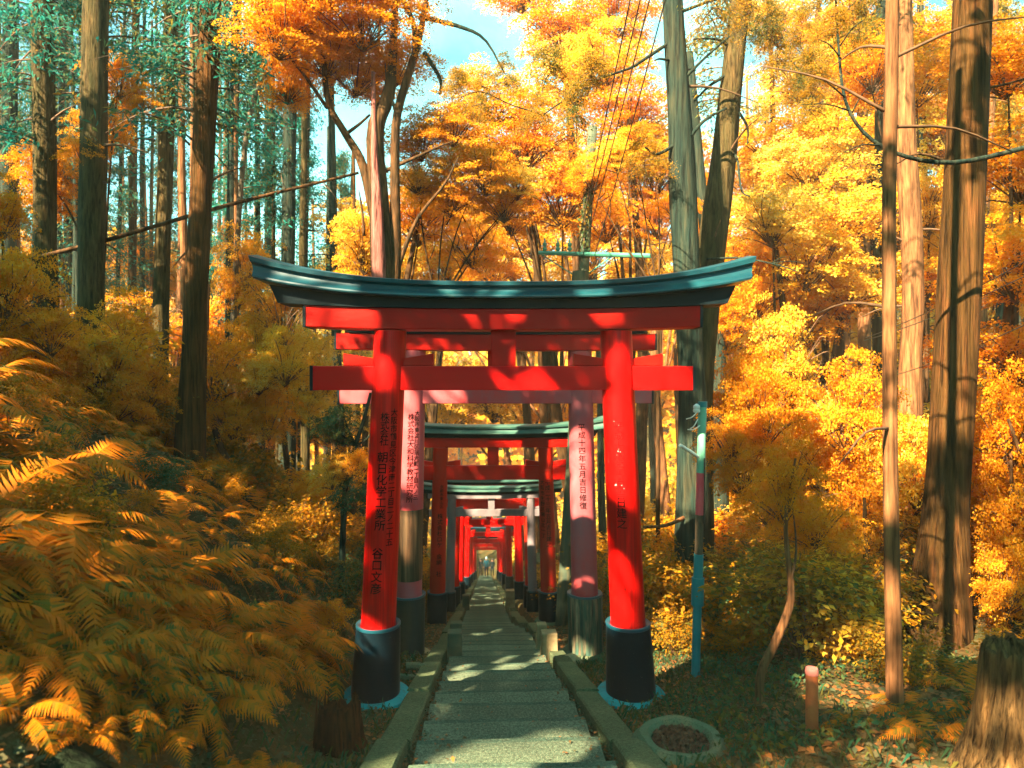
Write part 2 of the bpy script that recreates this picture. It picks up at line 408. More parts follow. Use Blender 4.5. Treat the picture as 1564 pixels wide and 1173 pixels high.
def leaves_mesh(name, cen, nor, dirs, Ls, Ws, mat, fold=0.0, tip=0.0):
    n = len(cen)
    nor = unit(nor)
    dirs = unit(dirs - nor * np.sum(dirs * nor, axis=1, keepdims=True))
    sd = np.cross(nor, dirs)
    L = Ls[:, None]; W = Ws[:, None]
    v = np.empty((n, 4, 3))
    v[:, 0] = cen - dirs * L * 0.5
    v[:, 1] = cen + sd * W * 0.5 - dirs * L * 0.08 + nor * W * fold
    v[:, 2] = cen + dirs * L * 0.5 - nor * L * tip
    v[:, 3] = cen - sd * W * 0.5 - dirs * L * 0.08 + nor * W * fold
    return quads_mesh(name, v, mat)

def quads_mesh(name, v, mat):
    n = len(v)
    me = bpy.data.meshes.new(name)
    me.vertices.add(n * 4)
    me.vertices.foreach_set('co', v.reshape(-1).astype(np.float32))
    me.loops.add(n * 4)
    me.loops.foreach_set('vertex_index', np.arange(n * 4, dtype=np.int32))
    me.polygons.add(n)
    me.polygons.foreach_set('loop_start', np.arange(0, n * 4, 4, dtype=np.int32))
    me.update(calc_edges=True)
    me.materials.append(mat)
    return me

def get_quads(me):
    a = np.empty(len(me.vertices) * 3, dtype=np.float32)
    me.vertices.foreach_get('co', a)
    return a.reshape(-1, 4, 3)

def rand_unit(n, r):
    v = r.normal(size=(n, 3))
    return unit(v)

def maple_crown(seed, mat, nspray=80, nleaf=150, flat=0.62, leaf=0.062, name='maple_leaves'):
    """layered flat sprays of small leaves filling an uneven ellipsoid of radius 1.6"""
    r = np.random.default_rng(seed)
    Rr = 1.6
    d = rand_unit(nspray, r)
    rad = Rr * np.power(r.random(nspray), 0.45)
    lump = 1 + 0.28 * np.sin(3 * d[:, 0] + seed) * np.cos(2.5 * d[:, 1] + 2 * seed)
    c = d * (rad * lump)[:, None]
    c[:, 2] *= flat
    cen = []; nor = []; dr = []
    for i in range(nspray):
        sr = r.uniform(0.25, 0.62)
        k = int(nleaf * (sr / 0.45) ** 1.5)
        out = np.array([c[i, 0], c[i, 1], 0.0]); l = np.linalg.norm(out); out = out / l if l > 1e-6 else np.array([1., 0, 0])
        side = np.array([-out[1], out[0], 0])
        a = r.uniform(-1, 1, k); b = r.uniform(-1, 1, k)
        ok = (np.abs(a) ** 1.6 + np.abs(b) ** 1.6) < 1
        a = a[ok]; b = b[ok]; k = len(a)
        p = c[i] + out * (a * sr)[:, None] + side * (b * sr * 0.75)[:, None]
        p[:, 2] += -0.28 * sr * (a + 0.2) ** 2 - 0.25 * a * sr * 0.4 + r.normal(0, 0.045, k)
        cen.append(p)
        nn = np.zeros((k, 3)); nn[:, 2] = 1.0
        nn += r.normal(0, 0.55, (k, 3)) + out * 0.25
        nor.append(nn)
        dr.append(np.tile(out, (k, 1)) + r.normal(0, 0.7, (k, 3)))
    cen = np.concatenate(cen); nor = np.concatenate(nor); dr = np.concatenate(dr)
    s = leaf * r.uniform(0.7, 1.35, len(cen))
    me = leaves_mesh(name, cen, nor, dr, s * 1.15, s * 0.85, mat, 0.12, 0.1)
    # branchlets reaching the sprays
    mb = MB()
    root = Vector((0, 0, -Rr * flat * 0.9))
    for i in range(0, nspray, 3):
        e = Vector(c[i])
        mid = root.lerp(e, 0.5) + Vector((r.normal(0, .12), r.normal(0, .12), 0.12))
        pts = spline([root, mid, e, e + Vector((e.x, e.y, -0.1)) * 0.15], 6)
        mb.tube(pts, [0.022 * (1 - 0.85 * t / 6) for t in range(7)], 4, cap=False)
    return me, mb.mesh(name + '_twigs')

def clump(seed, mat, n=4200, leaf=0.055, rx=0.9, rz=0.75, lumps=14, name='shrub_leaves', droop=0.0):
    """bush: leaf shells on many small lumps, with stems"""
    r = np.random.default_rng(seed)
    cs = rand_unit(lumps, r) * np.power(r.random(lumps), 0.4)[:, None] * np.array([rx * 0.7, rx * 0.7, rz * 0.75])
    cs[:, 2] += rz
    cs[:, 2] = np.maximum(cs[:, 2], 0.15)
    ls = r.uniform(0.22, 0.46, lumps) * rx / 0.9
    idx = r.integers(0, lumps, n)
    d = rand_unit(n, r)
    rad = ls[idx] * np.power(r.random(n), 0.33) * (1 + 0.25 * r.normal(size=n))
    p = cs[idx] + d * rad[:, None] * np.array([1.1, 1.1, 0.7])
    p[:, 2] = np.abs(p[:, 2])
    nor = d * 0.5 + np.array([0, 0, 0.8]) + r.normal(0, 0.5, (n, 3))
    dr = d + r.normal(0, 0.6, (n, 3)); dr[:, 2] -= droop
    # feathery shoots standing out of the mass
    mb = MB(); P2 = []; D2 = []; N2 = []
    for k in range(46):
        c0 = cs[r.integers(0, lumps)]
        d0 = unit((np.array([c0[0], c0[1], 0.25]) + r.normal(0, .55, 3))[None])[0]; d0[2] = abs(d0[2]) * .8 + .15
        L0 = rx * r.uniform(.45, .95)
        e0 = c0 + d0 * L0; m0 = c0 + d0 * L0 * .5 + np.array([0, 0, .06]); e0[2] -= .12 * L0; e0[2] = max(e0[2], .05)
        mb.tube(spline([Vector(c0 * .6), Vector(c0), Vector(m0), Vector(e0)], 6), [.008 * (1 - .85 * t / 6) for t in range(7)], 3, cap=False)
        kk = 34
        f = r.random(kk) ** .8
        pp = (1 - f)[:, None] ** 2 * c0 + (2 * f * (1 - f))[:, None] * m0 + (f ** 2)[:, None] * e0
        P2.append(pp + r.normal(0, .045, (kk, 3)) * rx); D2.append(np.tile(d0, (kk, 1)) + r.normal(0, .7, (kk, 3))); N2.append(r.normal(0, .45, (kk, 3)) + np.array([0, 0, 1]))
    keep_ = r.random(n) < .70
    p = np.concatenate([p[keep_]] + P2); dr = np.concatenate([dr[keep_]] + D2); nor = np.concatenate([nor[keep_]] + N2); n = len(p)
    s = leaf * r.uniform(0.6, 1.5, n)
    me = leaves_mesh(name, p, nor, dr, s * 1.4, s * 0.75, mat, 0.15, 0.12)
    for k in range(lumps):
        e = Vector(cs[k])
        pts = spline([Vector((r.normal(0, .05), r.normal(0, .05), -0.1)), Vector((e.x * .35, e.y * .35, e.z * .5)), e], 5)
        mb.tube(pts, [0.014 * (1 - 0.8 * t / 5) for t in range(6)], 4, cap=False)
    return me, mb.mesh(name + '_stems')

def needle_crown(seed, mat, h=9.0, r0=1.7, r1=0.35, nb=60, tufts=9, per=16, ln=0.13, wd=0.035, name='cedar_needles', droop=0.5):
    """drooping branches with hanging tufts round a straight stem from z=0 to h"""
    r = np.random.default_rng(seed)
    cen = []; nor = []; dr = []
    mb = MB()
    for i in range(nb):
        t = r.random() ** 0.9
        z0 = t * h
        ln_b = (r0 + (r1 - r0) * t) * r.uniform(0.55, 1.15)
        an = r.uniform(0, 2 * math.pi)
        o = np.array([math.cos(an), math.sin(an), 0])
        pts = []
        for k in range(6):
            f = k / 5
            pts.append(Vector(o * ln_b * f) + Vector((0, 0, z0 + ln_b * (0.25 * f - droop * f * f))))
        mb.tube(pts, [0.026 * (1 - 0.85 * k / 5) for k in range(6)], 4, cap=False)
        for q in range(tufts):
            f = 0.25 + 0.78 * (q + r.random()) / tufts
            side = np.array([-o[1], o[0], 0]) * r.normal(0, 0.16) * ln_b
            c = o * ln_b * f + side + np.array([0, 0, z0 + ln_b * (0.25 * f - droop * f * f)])
            k = per
            p = c + r.normal(0, 1, (k, 3)) * np.array([0.13, 0.13, 0.10])
            p[:, 2] -= 0.08
            cen.append(p)
            d = np.tile(o * 0.5, (k, 1)) + r.normal(0, 0.5, (k, 3)); d[:, 2] -= 0.55
            dr.append(d)
            nor.append(r.normal(0, 1, (k, 3)) + np.array([0, 0, 0.6]))
    cen = np.concatenate(cen); nor = np.concatenate(nor); dr = np.concatenate(dr)
    n = len(cen)
    s = r.uniform(0.6, 1.4, n)
    return leaves_mesh(name, cen, nor, dr, ln * s, wd * s, mat, 0.1, 0.1), mb.mesh(name + '_branches')

def frond_quads(r, length, arch, npin=22, wmax=0.17, detail=True):
    """one fern frond along +x, arching; returns quads (n,4,3)"""
    q = []
    def rach(t):
        return np.array([length * (t - 0.10 * t * t), 0.0, arch * (1.55 * t - 1.75 * t * t) * length])
    for i in range(npin):
        t = 0.10 + 0.90 * (i + 0.5) / npin
        p = rach(t); tg = unit((rach(min(1, t + 0.03)) - rach(t - 0.03))[None])[0]
        prof = math.sin(math.pi * min(1, (t - 0.02) ** 0.62)) ** 0.85
        L = wmax * length * 1.35 * max(0.12, prof) * r.uniform(0.88, 1.1)
        wd = length * 0.90 / npin * 0.92
        for s in (-1, 1):
            dv = unit((np.array([0, s, 0]) + tg * 0.42 + np.array([0, 0, r.normal(-0.18, 0.10)]))[None])[0]
            up = np.cross(dv, tg) * (1 if s < 0 else -1)
            up = up / max(1e-6, np.linalg.norm(up))
            a = p - tg * wd * 0.5; b = p + tg * wd * 0.5
            m1 = p + dv * L * 0.55 - tg * wd * 0.30 + np.array([0, 0, -0.06 * L]); m2 = p + dv * L * 0.55 + tg * wd * 0.40 + np.array([0, 0, -0.06 * L])
            e = p + dv * L + tg * wd * 0.55 + np.array([0, 0, -0.2 * L])
            q.append([a, b, m2, m1]); q.append([m1, m2, e, e - tg * wd * 0.12])
    # rachis
    for i in range(8):
        a = rach(i / 8); b = rach((i + 1) / 8); w_ = 0.007 * (1 - 0.7 * i / 8) * length / 0.8
        q.append([a + [0, -w_, .002], a + [0, w_, .002], b + [0, w_, .002], b + [0, -w_, .002]])
    return np.array(q, dtype=np.float64)

def rotz(q, a):
    c, s = math.cos(a), math.sin(a)
    o = q.copy(); o[..., 0] = q[..., 0] * c - q[..., 1] * s; o[..., 1] = q[..., 0] * s + q[..., 1] * c
    return o

# shared leaf meshes
CROWN = {}
CROWN['maple'] = [maple_crown(11 + i, M['leaf_maple'], nspray=95, nleaf=190, leaf=.054, name='maple_foliage') for i in range(3)]
CROWN['yellow'] = [maple_crown(31 + i, M['leaf_yellow'], nspray=95, nleaf=170, leaf=.058, name='yellow_foliage') for i in range(3)]
CROWN['green'] = [maple_crown(51 + i, M['leaf_green'], nspray=85, nleaf=85, leaf=.090, name='evergreen_foliage') for i in range(2)]
CROWN['cedar'] = [needle_crown(71 + i, M['leaf_cedar'], nb=75) for i in range(3)]
CROWN['olive'] = [needle_crown(81 + i, M['leaf_olive'], nb=75, name='olive_needles') for i in range(2)]
CROWN['tuft'] = [needle_crown(91 + i, M['leaf_olive'], h=2.0, r0=1.3, r1=0.7, nb=20, tufts=9, per=22, ln=0.10, wd=0.03, name='hanging_needles', droop=0.7) for i in range(2)]
SHRUB = {}
SHRUB['shrub'] = [clump(101 + i, M['leaf_shrub'], n=5200, leaf=0.045) for i in range(4)]
SHRUB['green'] = [clump(121 + i, M['leaf_green'], leaf=0.042, name='evergreen_shrub_leaves') for i in range(2)]
SHRUB['gold'] = [clump(131 + i, M['leaf_yellow'], leaf=0.05, name='golden_shrub_leaves') for i in range(2)]
SHRUB['orange'] = [clump(141 + i, M['leaf_maple'], leaf=0.05, name='orange_shrub_leaves') for i in range(2)]

LEAFY = []      # leaf objects that may be cut open along sun rays for chosen flecks

# ------------------------------------------------------------------ ground
xs = sorted(set([round(v, 3) for v in np.concatenate([np.arange(-70, -16, 2.2), np.arange(-16, -6, 0.5), np.arange(-6, 6, 0.16), np.arange(6, 16, 0.5), np.arange(16, 71, 2.2)])]))
ys = sorted(set([round(v, 3) for v in np.concatenate([np.arange(-14, 2, 0.8), np.arange(2, 13, 0.16), np.arange(13, 30, 0.4), np.arange(30, 66, 1.0), np.arange(66, 132, 3.0)])]))
gv = []
for Y in ys:
    for x in xs:
        X = x + pathx(Y) if abs(x) < 30 else x
        gv.append((X, Y, ground(X, Y)))
nx = len(xs)
gf = [(j * nx + i, j * nx + i + 1, (j + 1) * nx + i + 1, (j + 1) * nx + i) for j in range(len(ys) - 1) for i in range(nx - 1)]
gm = bpy.data.meshes.new('ground'); gm.from_pydata(gv, [], gf)
gm.polygons.foreach_set('use_smooth', [True] * len(gm.polygons)); gm.update()
tag(link('ground', gm, M['soil']), kind='structure')

# ------------------------------------------------------------------ stepped path
path = empty('path'); tag(path, kind='structure')
TREAD = 0.62
def step_mesh(seed):
    random.seed(seed)
    mb = MB()
    W = 1.36; n = 14
    vs = []; fs = []
    for i in range(n + 1):
        x = -W / 2 + W * i / n
        e = 0.012 * nz(x, seed, 3.0, 2.0); e2 = 0.010 * nz(x, seed, 4.0, 5.0)
        vs += [(x, e2, -0.26), (x, e2, -0.014 + 0.3 * e), (x, 0.014, 0.2 * e), (x, TREAD - 0.085 + 1.6 * e, 0.2 * e2), (x, TREAD - 0.025 + e, 0.2 * e2 - .004), (x, TREAD - 0.004 + e, -0.026 + 0.2 * e2), (x, TREAD - 0.004 + e, -0.26)]
        if i:
            b = (i - 1) * 7
            for k in range(6):
                fs.append((b + k, b + 7 + k, b + 8 + k, b + 1 + k))
    fs.append((0, 1, 2, 3, 4, 5, 6)); b = n * 7; fs.append(tuple(b + j for j in range(6, -1, -1)))
    mb.add(vs, fs)
    mb.m = [1 if (j % 6 in (3, 4) and j < 6 * n) else 0 for j in range(len(fs))]
    return mb.mesh('step', True, 30)
smesh = [step_mesh(i) for i in range(5)]
k0 = 2
for k in range(-3, 106):
    Y = k * TREAD
    o = link('step', smesh[k % 5], [M['step'], M['step_edge']], path)
    nar = smooth(11.5, 14.5, Y)
    o.scale = (1 - .19 * nar, 1, 1)
    o.location = (pathx(Y + .3) - .13 * nar + random.uniform(-.008, .008), Y, pathz(Y + TREAD / 2) + random.uniform(-.012, .012))
    o.rotation_euler = (random.uniform(-.006, .006), random.uniform(-.006, .006), 0.042)
def kerb_mesh(L, seed):
    mb = MB(); n = 8; vs = []; fs = []
    hw = 0.115
    for i in range(n + 1):
        y = L * i / n; e = 0.008 * nz(y, seed, 4, 1)
        z = -SL * y
        for (a, b) in ((-hw, -0.3), (-hw + e, -0.015), (-hw + 0.018 + e, 0), (hw - 0.018 + e, 0), (hw + e, -0.015), (hw, -0.3)):
            vs.append((a - 0.042 * y, y, z + b + e * 0.5))
        if i:
            b0 = (i - 1) * 6
            for k in range(5): fs.append((b0 + k, b0 + k + 1, b0 + 7 + k, b0 + 6 + k))
    fs.append((5, 4, 3, 2, 1, 0)); b = n * 6; fs.append(tuple(b + i for i in range(6)))
    mb.add(vs, fs)
    return mb.mesh('kerb_stone', True, 30)
kmesh = [kerb_mesh(1.78, i * 3.3) for i in range(3)]
for s in (-1, 1):
    for k in range(0, 26):
        Y = -0.6 + k * 1.8
        o = link('kerb_stone', kmesh[(k + (s > 0)) % 3], M['kerb'], path)
        off = 0.84 - .26 * smooth(11.5, 14.5, Y) if s > 0 else 0.85
        o.location = (pathx(Y) + s * (off + 0.01 * ((k * 7) % 3)), Y, pathz(Y) + 0.10 + 0.012 * ((k * 5) % 3))

# each step its own tone
for mm in (M['step'], M['kerb']):
    N = mm.node_tree.nodes; L = mm.node_tree.links; P_ = N['Principled BSDF']
    src = P_.inputs['Base Color'].links[0].from_socket
    oi = N.new('ShaderNodeObjectInfo'); mr = N.new('ShaderNodeMapRange'); mr.inputs[3].default_value = 0.84; mr.inputs[4].default_value = 1.18
    L.new(oi.outputs['Random'], mr.inputs[0])
    mu = N.new('ShaderNodeMixRGB'); mu.blend_type = 'MULTIPLY'; mu.inputs[0].default_value = 1
    L.new(src, mu.inputs[1]); L.new(mr.outputs[0], mu.inputs[2]); L.new(mu.outputs[0], P_.inputs['Base Color'])

# ------------------------------------------------------------------ lettering
def lettering(name, text, size, mat, r, phi, ztop, cx, lean, parent, zr=None, pitch=1.0, rfun=None):
    """brush characters in a column, wrapped on the pillar's surface"""
    cu = bpy.data.curves.new('lettering', 'FONT')
    cu.body = '\n'.join(text)
    cu.size = size
    cu.space_line = pitch
    cu.align_x = 'CENTER'
    cu.resolution_u = 2
    cu.offset = size * 0.010
    t = bpy.data.objects.new('lettering', cu)
    C.objects.link(t)
    dg = bpy.context.evaluated_depsgraph_get()
    me = bpy.data.meshes.new_from_object(t.evaluated_get(dg))
    bpy.data.objects.remove(t)
    bm = bmesh.new(); bm.from_mesh(me)
    for q in np.arange(-size * 0.5, size * 0.51, size * 0.14):
        bmesh.ops.bisect_plane(bm, geom=bm.verts[:] + bm.edges[:] + bm.faces[:], plane_co=(q, 0, 0), plane_no=(1, 0, 0))
    for v in bm.verts:
        z = ztop + v.co.y
        rr = (rfun(z) if rfun else r) + 0.003
        a = phi + v.co.x / rr
        v.co = Vector((cx + lean * z + math.sin(a) * rr, -math.cos(a) * rr, z))
    bm.to_mesh(me); bm.free()
    me.materials.clear()
    return link(name, me, mat, parent)

# ------------------------------------------------------------------ torii
def sweep(prof, L, rise, stations=36, slant=0.0, pw=2.8, mirror=True, rise0=None, grow=0.0):
    """profile [(y,z)] (front half, y<0) swept along x with both ends curving up and cut at a slant"""
    pr = list(prof)
    if mirror: pr = pr + [(-y, z) for (y, z) in reversed(prof) if abs(y) > 1e-6]
    n = len(pr); mb = MB(); vs = []; fs = []
    zmin = min(z for _, z in pr); zmax = max(z for _, z in pr)
    for i in range(stations + 1):
        s = -1 + 2 * i / stations
        for (y, z) in pr:
            x = s * (L + slant * (z - zmin))
            k_ = (z - zmin) / (zmax - zmin) if rise0 is not None else 1.0
            rr_ = rise if rise0 is None else rise0 + (rise - rise0) * k_
            vs.append((x, y, z + grow * abs(s) ** 3 * (z - zmin) + rr_ * abs(s) ** pw))
        if i:
            b = (i - 1) * n
            for k in range(n):
                fs.append((b + k, b + (k + 1) % n, b + n + (k + 1) % n, b + n + k))
    fs.append(tuple(range(n - 1, -1, -1))); b = stations * n; fs.append(tuple(range(b, b + n)))
    mb.add(vs, fs)
    return mb

def torii(label, Y, half0, half1, r0, r1, Hs, sh, nz0, nz1, Lsh, Lnk, Lk, rise, mats, cfg, dx=0.0, base_dz=0.0, yaw=0.042, group='torii gates standing over the path'):
    """Hs = underside of the upper beam; nz0..nz1 = tie beam; half0/half1 = half spacing at foot/top"""
    k = r0 / 0.17
    x0 = pathx(Y) + dx; zb = pathz(Y) + base_dz
    t = empty('torii_gate', (x0, Y, zb), yaw)
    tag(t, label, 'torii', group)
    redp, redb, roof = mats['pillar'], mats['beam'], mats['roof']
    lean = (half1 - half0) / Hs
    for s in (-1, 1):
        side = 'l' if s < 0 else 'r'
        c = cfg.get(side, {})
        hc = c.get('hc', 0.8); rc0 = c.get('rc0', r0 * 1.45); rc1 = c.get('rc1', r0 * 1.27)
        dz = c.get('dz', 0.0)
        def rf(z): return r0 + (r1 - r0) * max(0, z - hc) / (Hs - hc)
        mb = MB()
        prof = [(rf(z), z) for z in np.linspace(hc - 0.06, Hs - 0.004, 14)]
        mb.lathe(prof, (s * half0, 0, 0), 40, shear=(s * lean, 0))
        p = mb.build('pillar', c.get('mat', redp), t)
        # collar: bevelled rim over a slightly flaring sleeve
        mb = MB()
        prof = [(rc0, dz - 0.02), (rc0 * 0.985, 0.15), (rc1 * 1.01, hc - 0.07), (rc1, hc - 0.035)]
        mb.lathe(prof, (s * half0, 0, 0), 40, shear=(s * lean, 0))
        col = mb.build('collar', c.get('cmat', M['collar']), t)
        mb = MB()
        mb.lathe([(rc1 * 1.0, hc - 0.034), (rc1 * 1.02, hc - 0.03), (rc1 * 1.02, hc - 0.005), (rc1 * 0.985, hc), (r0 * 1.06, hc - 0.012), (r0 * 1.04, hc - 0.034)], (s * half0, 0, 0), 40, shear=(s * lean, 0))
        mb.build('rim', c.get('rmat', M['collar_rim']), col)
        if 'ring' in c:
            rr, rh, rmat = c['ring']
            mb = MB()
            mb.lathe([(rc0 * 0.96, dz - 0.12), (rr, dz - 0.12), (rr * 1.01, dz + rh * 0.35), (rr * 0.93, dz + rh * 0.85), (rc0 + 0.03, dz + rh * 1.06), (rc0 * 0.97, dz + rh)], (s * half0, 0, 0), 40, shear=(s * lean, 0), wob=0.03, seed=Y, closed=True)
            mb.build('base_ring', rmat, t)
        if 'band' in c:      # stretch where the paint has gone
            mb = MB()
            z0, z1, bmat = c['band']
            mb.lathe([(rf(z) + 0.004, z) for z in np.linspace(z0, z1, 8)], (s * half0, 0, 0), 40, shear=(s * lean, 0), wob=0.006)
            mb.build('bare_band', bmat, p)
        for (txt, size, phi, ztop, mt, pitch) in c.get('text', ()):
            lettering('inscription', txt, size, mt, r0, phi, ztop, s * half0, s * lean, p, pitch=pitch, rfun=rf)
        if 'flakes' in c:
            rr_ = random.Random(5)
            mb = MB()
            for (z0_, z1_, n_, ph_) in c['flakes']:
                for i in range(n_):
                    z = rr_.uniform(z0_, z1_); a = ph_ + rr_.gauss(0, 0.16); q = rr_.choice((0.005, 0.006, 0.008, 0.013))
                    rr2 = rf(z) + 0.003
                    pts = []
                    for m_ in range(6):
                        an = m_ * math.pi / 3 + rr_.uniform(-.3, .3); qq = q * rr_.uniform(.6, 1.2)
                        aa = a + math.cos(an) * qq / rr2
                        zz = z + math.sin(an) * qq
                        pts.append((s * half0 + s * lean * zz + math.sin(aa) * rr2, -math.cos(aa) * rr2, zz))
                    mb.add(pts, [tuple(range(6))])
            mb.build('paint_flakes', M['flake'], p)['kind'] = 'stuff'
        # wedges either side of the pillar, resting on the tie beam
        wx = s * (half0 + lean * nz1)
        for q in (-1, 1):
            a = wx + q * (r0 * 0.80); b = wx + q * (r0 + 0.27 * k)
            h1, h2 = 0.075 * k, 0.125 * k
            d = 0.05 * k
            vs = [(a, -d, nz1 + .003), (b, -d, nz1 + .003), (b, -d, nz1 + h2), (a, -d, nz1 + h1), (a, d, nz1 + .003), (b, d, nz1 + .003), (b, d, nz1 + h2), (a, d, nz1 + h1)]
            f = [(0, 1, 2, 3), (7, 6, 5, 4), (0, 4, 5, 1), (1, 5, 6, 2), (2, 6, 7, 3), (3, 7, 4, 0)]
            if q < 0: f = [tuple(reversed(z_)) for z_ in f]
            mb = MB(); mb.add(vs, f)
            bevel(mb.build('wedge', redb, t, smooth_=False), 0.004, 1)
        # black painted beam ends
        for (LL, za, zb_, dd, rs) in ((Lsh, Hs, Hs + sh, 0.145 * k, rise * 0.16), (Lnk, nz0, nz1, 0.085 * k, 0)):
            mb = MB()
            mb.box((s * (LL + 0.014), 0, (za + zb_) / 2 + rs), (0.028, dd * 2 + 0.010, zb_ - za + 0.010))
            mb.build('beam_end', M['black'], t, smooth_=False)
    # tie beam
    mb = MB(); mb.box((0, 0, (nz0 + nz1) / 2), (2 * Lnk, 0.17 * k, nz1 - nz0))
    bevel(mb.build('tie_beam', mats.get('nuki', redb), t, smooth_=False), 0.008, 2)
    # upper beam with a slight upward curve
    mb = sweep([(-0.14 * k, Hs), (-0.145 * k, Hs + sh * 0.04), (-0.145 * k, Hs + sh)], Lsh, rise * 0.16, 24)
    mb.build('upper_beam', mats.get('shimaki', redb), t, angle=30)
    # centre strut
    mb = MB(); mb.box((0, 0, (nz1 + Hs) / 2), (0.245 * k, 0.11 * k, Hs - nz1))
    bevel(mb.build('centre_strut', redb, t, smooth_=False), 0.006, 2)
    # lintel: black soffit board and the flared metal cap
    zt = Hs + sh + 0.003
    mb = sweep([(-0.17 * k, zt), (-0.18 * k, zt + 0.086 * k)], Lk * 0.890, rise * 0.72, 30, slant=0.9, rise0=rise * 0.26)
    mb.build('lintel', M['black'], t, angle=30)
    zc = zt + 0.088 * k
    K = 0.155 * k / 0.145
    pr = [(-0.285, 0), (-0.290, .012), (-0.285, .024), (-0.248, .046), (-0.226, .072), (-0.222, .092), (-0.240, .108), (-0.262, .112), (-0.266, .145), (-0.255, .150), (0, .185)]
    mb = sweep([(y * k, zc + z * K) for (y, z) in pr], Lk * 0.968, rise * .93, 44, slant=0.35, grow=0.40)
    cap = mb.build('lintel_cap', roof, t, angle=28)
    return t

red_m = dict(pillar=M['red'], beam=M['red_deep'], roof=M['kasagi'], nuki=M['red_beam'])
old_m = dict(pillar=M['red_old'], beam=M['red_deep'], roof=M['kasagi_old'])
pink_m = dict(pillar=M['pink'], beam=M['red_old'], roof=M['kasagi'], nuki=M['pink'], shimaki=M['red_deep'])
grey_m = dict(pillar=M['grey_wood'], beam=M['grey_wood'], roof=M['kasagi_old'])
Pi = math.pi
torii('nearest vermilion torii with swept blue black lintel and black pillar collars', 6.57, 1.285, 1.13, 0.172, 0.158, 3.72, 0.205, 3.125, 3.365, 1.935, 1.885, 2.47, 0.195, red_m, dict(
    l=dict(ring=(0.365, 0.10, M['ring_teal']), rc0=0.245, rc1=0.217, text=[
        ('大阪市鶴見区今津南二丁目二ノ二十五', 0.078, 0.62, 2.88, M['ink'], 1.02),
        ('株式会社', 0.092, 0.06, 2.83, M['ink'], 0.86),
        ('朝日化学工業所', 0.112, 0.02, 2.43, M['ink'], 0.99),
        ('谷口文彦', 0.115, -0.05, 1.49, M['ink'], 1.0)]),
    r=dict(ring=(0.365, 0.10, M['ring_teal']), rc0=0.250, rc1=0.220, text=[
        ('平成十八年十月吉', 0.095, -0.28, 2.74, M['ink_faded'], 1.02),
        ('日建之', 0.105, -0.28, 1.985, M['ink'], 0.99)], flakes=[(2.05, 2.85, 9, -0.28)])), yaw=0.01, dx=0.0)
torii('faded pinkish torii whose left pillar is stripped bare below the lettering', 9.86, 1.345, 1.25, 0.198, 0.182, 4.58, 0.235, 3.79, 4.06, 2.36, 2.33, 2.46, 0.10, pink_m, dict(
    l=dict(hc=0.95, rc0=0.258, rc1=0.25, cmat=M['collar_old'], ring=(0.37, 0.05, M['stone']), band=(1.17, 2.22, M['bare_wood']), text=[
        ('大阪市東淀川区瑞光町一丁目八ノ三', 0.085, 0.50, 3.62, M['ink'], 0.97),
        ('株式会社大和科学教材研究所', 0.102, 0.02, 3.56, M['ink'], 0.99)]),
    r=dict(hc=0.93, rc0=0.268, rc1=0.262, cmat=M['collar_peel'], ring=(0.36, 0.07, M['concrete']), text=[
        ('平成十四年五月吉日修復', 0.110, -0.12, 3.40, M['ink'], 1.06)])))
torii('vermilion torii with green lintel framed between the faded pink pillars', 14.4, 1.24, 1.15, 0.172, 0.162, 3.93, 0.21, 3.22, 3.53, 2.05, 1.98, 2.50, 0.13, old_m, dict(
    l=dict(hc=0.78, rc0=0.225, rc1=0.215, text=[('京都市東山区', 0.085, 0.35, 3.05, M['ink'], 1.0), ('株式会社ロケ　金網　社', 0.125, 0.20, 2.40, M['ink'], 1.0)]),
    r=dict(hc=0.78, rc0=0.238, rc1=0.228, ring=(0.34, 0.14, M['concrete']), text=[
        ('平成二十三年五月吉日建之', 0.125, 0.12, 3.13, M['ink'], 0.99), ('大阪市生野区勝山北一丁', 0.11, -0.62, 3.13, M['ink'], 1.06)])), yaw=0.03)
torii('bare grey torii with a pale right pillar and weathered lintel', 18.2, 1.16, 1.09, 0.125, 0.115, 3.18, 0.13, 2.68, 2.87, 1.75, 1.72, 2.15, 0.13, grey_m, dict(
    l=dict(hc=0.62), r=dict(hc=0.62, mat=M['grey_wood'])))
torii('red torii with a sunlit pale lintel close behind the grey gate', 20.4, 1.20, 1.12, 0.16, 0.15, 3.66, 0.17, 3.05, 3.36, 1.95, 1.85, 2.3, 0.12, old_m, dict(l=dict(hc=0.7), r=dict(hc=0.7)), dx=0.05)
torii('bright red torii whose tie beam shows beneath the grey crossbeam', 25.0, 1.16, 1.08, 0.165, 0.155, 3.35, 0.17, 2.83, 3.05, 1.8, 1.7, 2.2, 0.13, red_m, dict(l=dict(hc=0.7), r=dict(hc=0.7)))
torii('red torii with the small teal lintel low in the gate tunnel', 34.0, 1.12, 1.05, 0.165, 0.155, 3.25, 0.18, 2.75, 2.97, 1.7, 1.6, 2.1, 0.18, red_m, dict(l=dict(hc=0.7), r=dict(hc=0.7)))
torii('red torii third from the far end of the gate tunnel', 41.0, 1.10, 1.04, 0.16, 0.15, 3.15, 0.18, 2.65, 2.87, 1.65, 1.55, 2.0, 0.18, red_m, dict(l=dict(hc=0.7), r=dict(hc=0.7)))
torii('red torii second from the far end, just before the walkers', 48.5, 1.08, 1.02, 0.16, 0.15, 3.05, 0.18, 2.55, 2.77, 1.6, 1.5, 2.0, 0.18, red_m, dict(l=dict(hc=0.7), r=dict(hc=0.7)))
torii('farthest visible red torii framing the three walkers', 56.0, 1.06, 1.0, 0.16, 0.15, 2.95, 0.18, 2.45, 2.67, 1.55, 1.5, 1.9, 0.18, red_m, dict(l=dict(hc=0.7), r=dict(hc=0.7)))

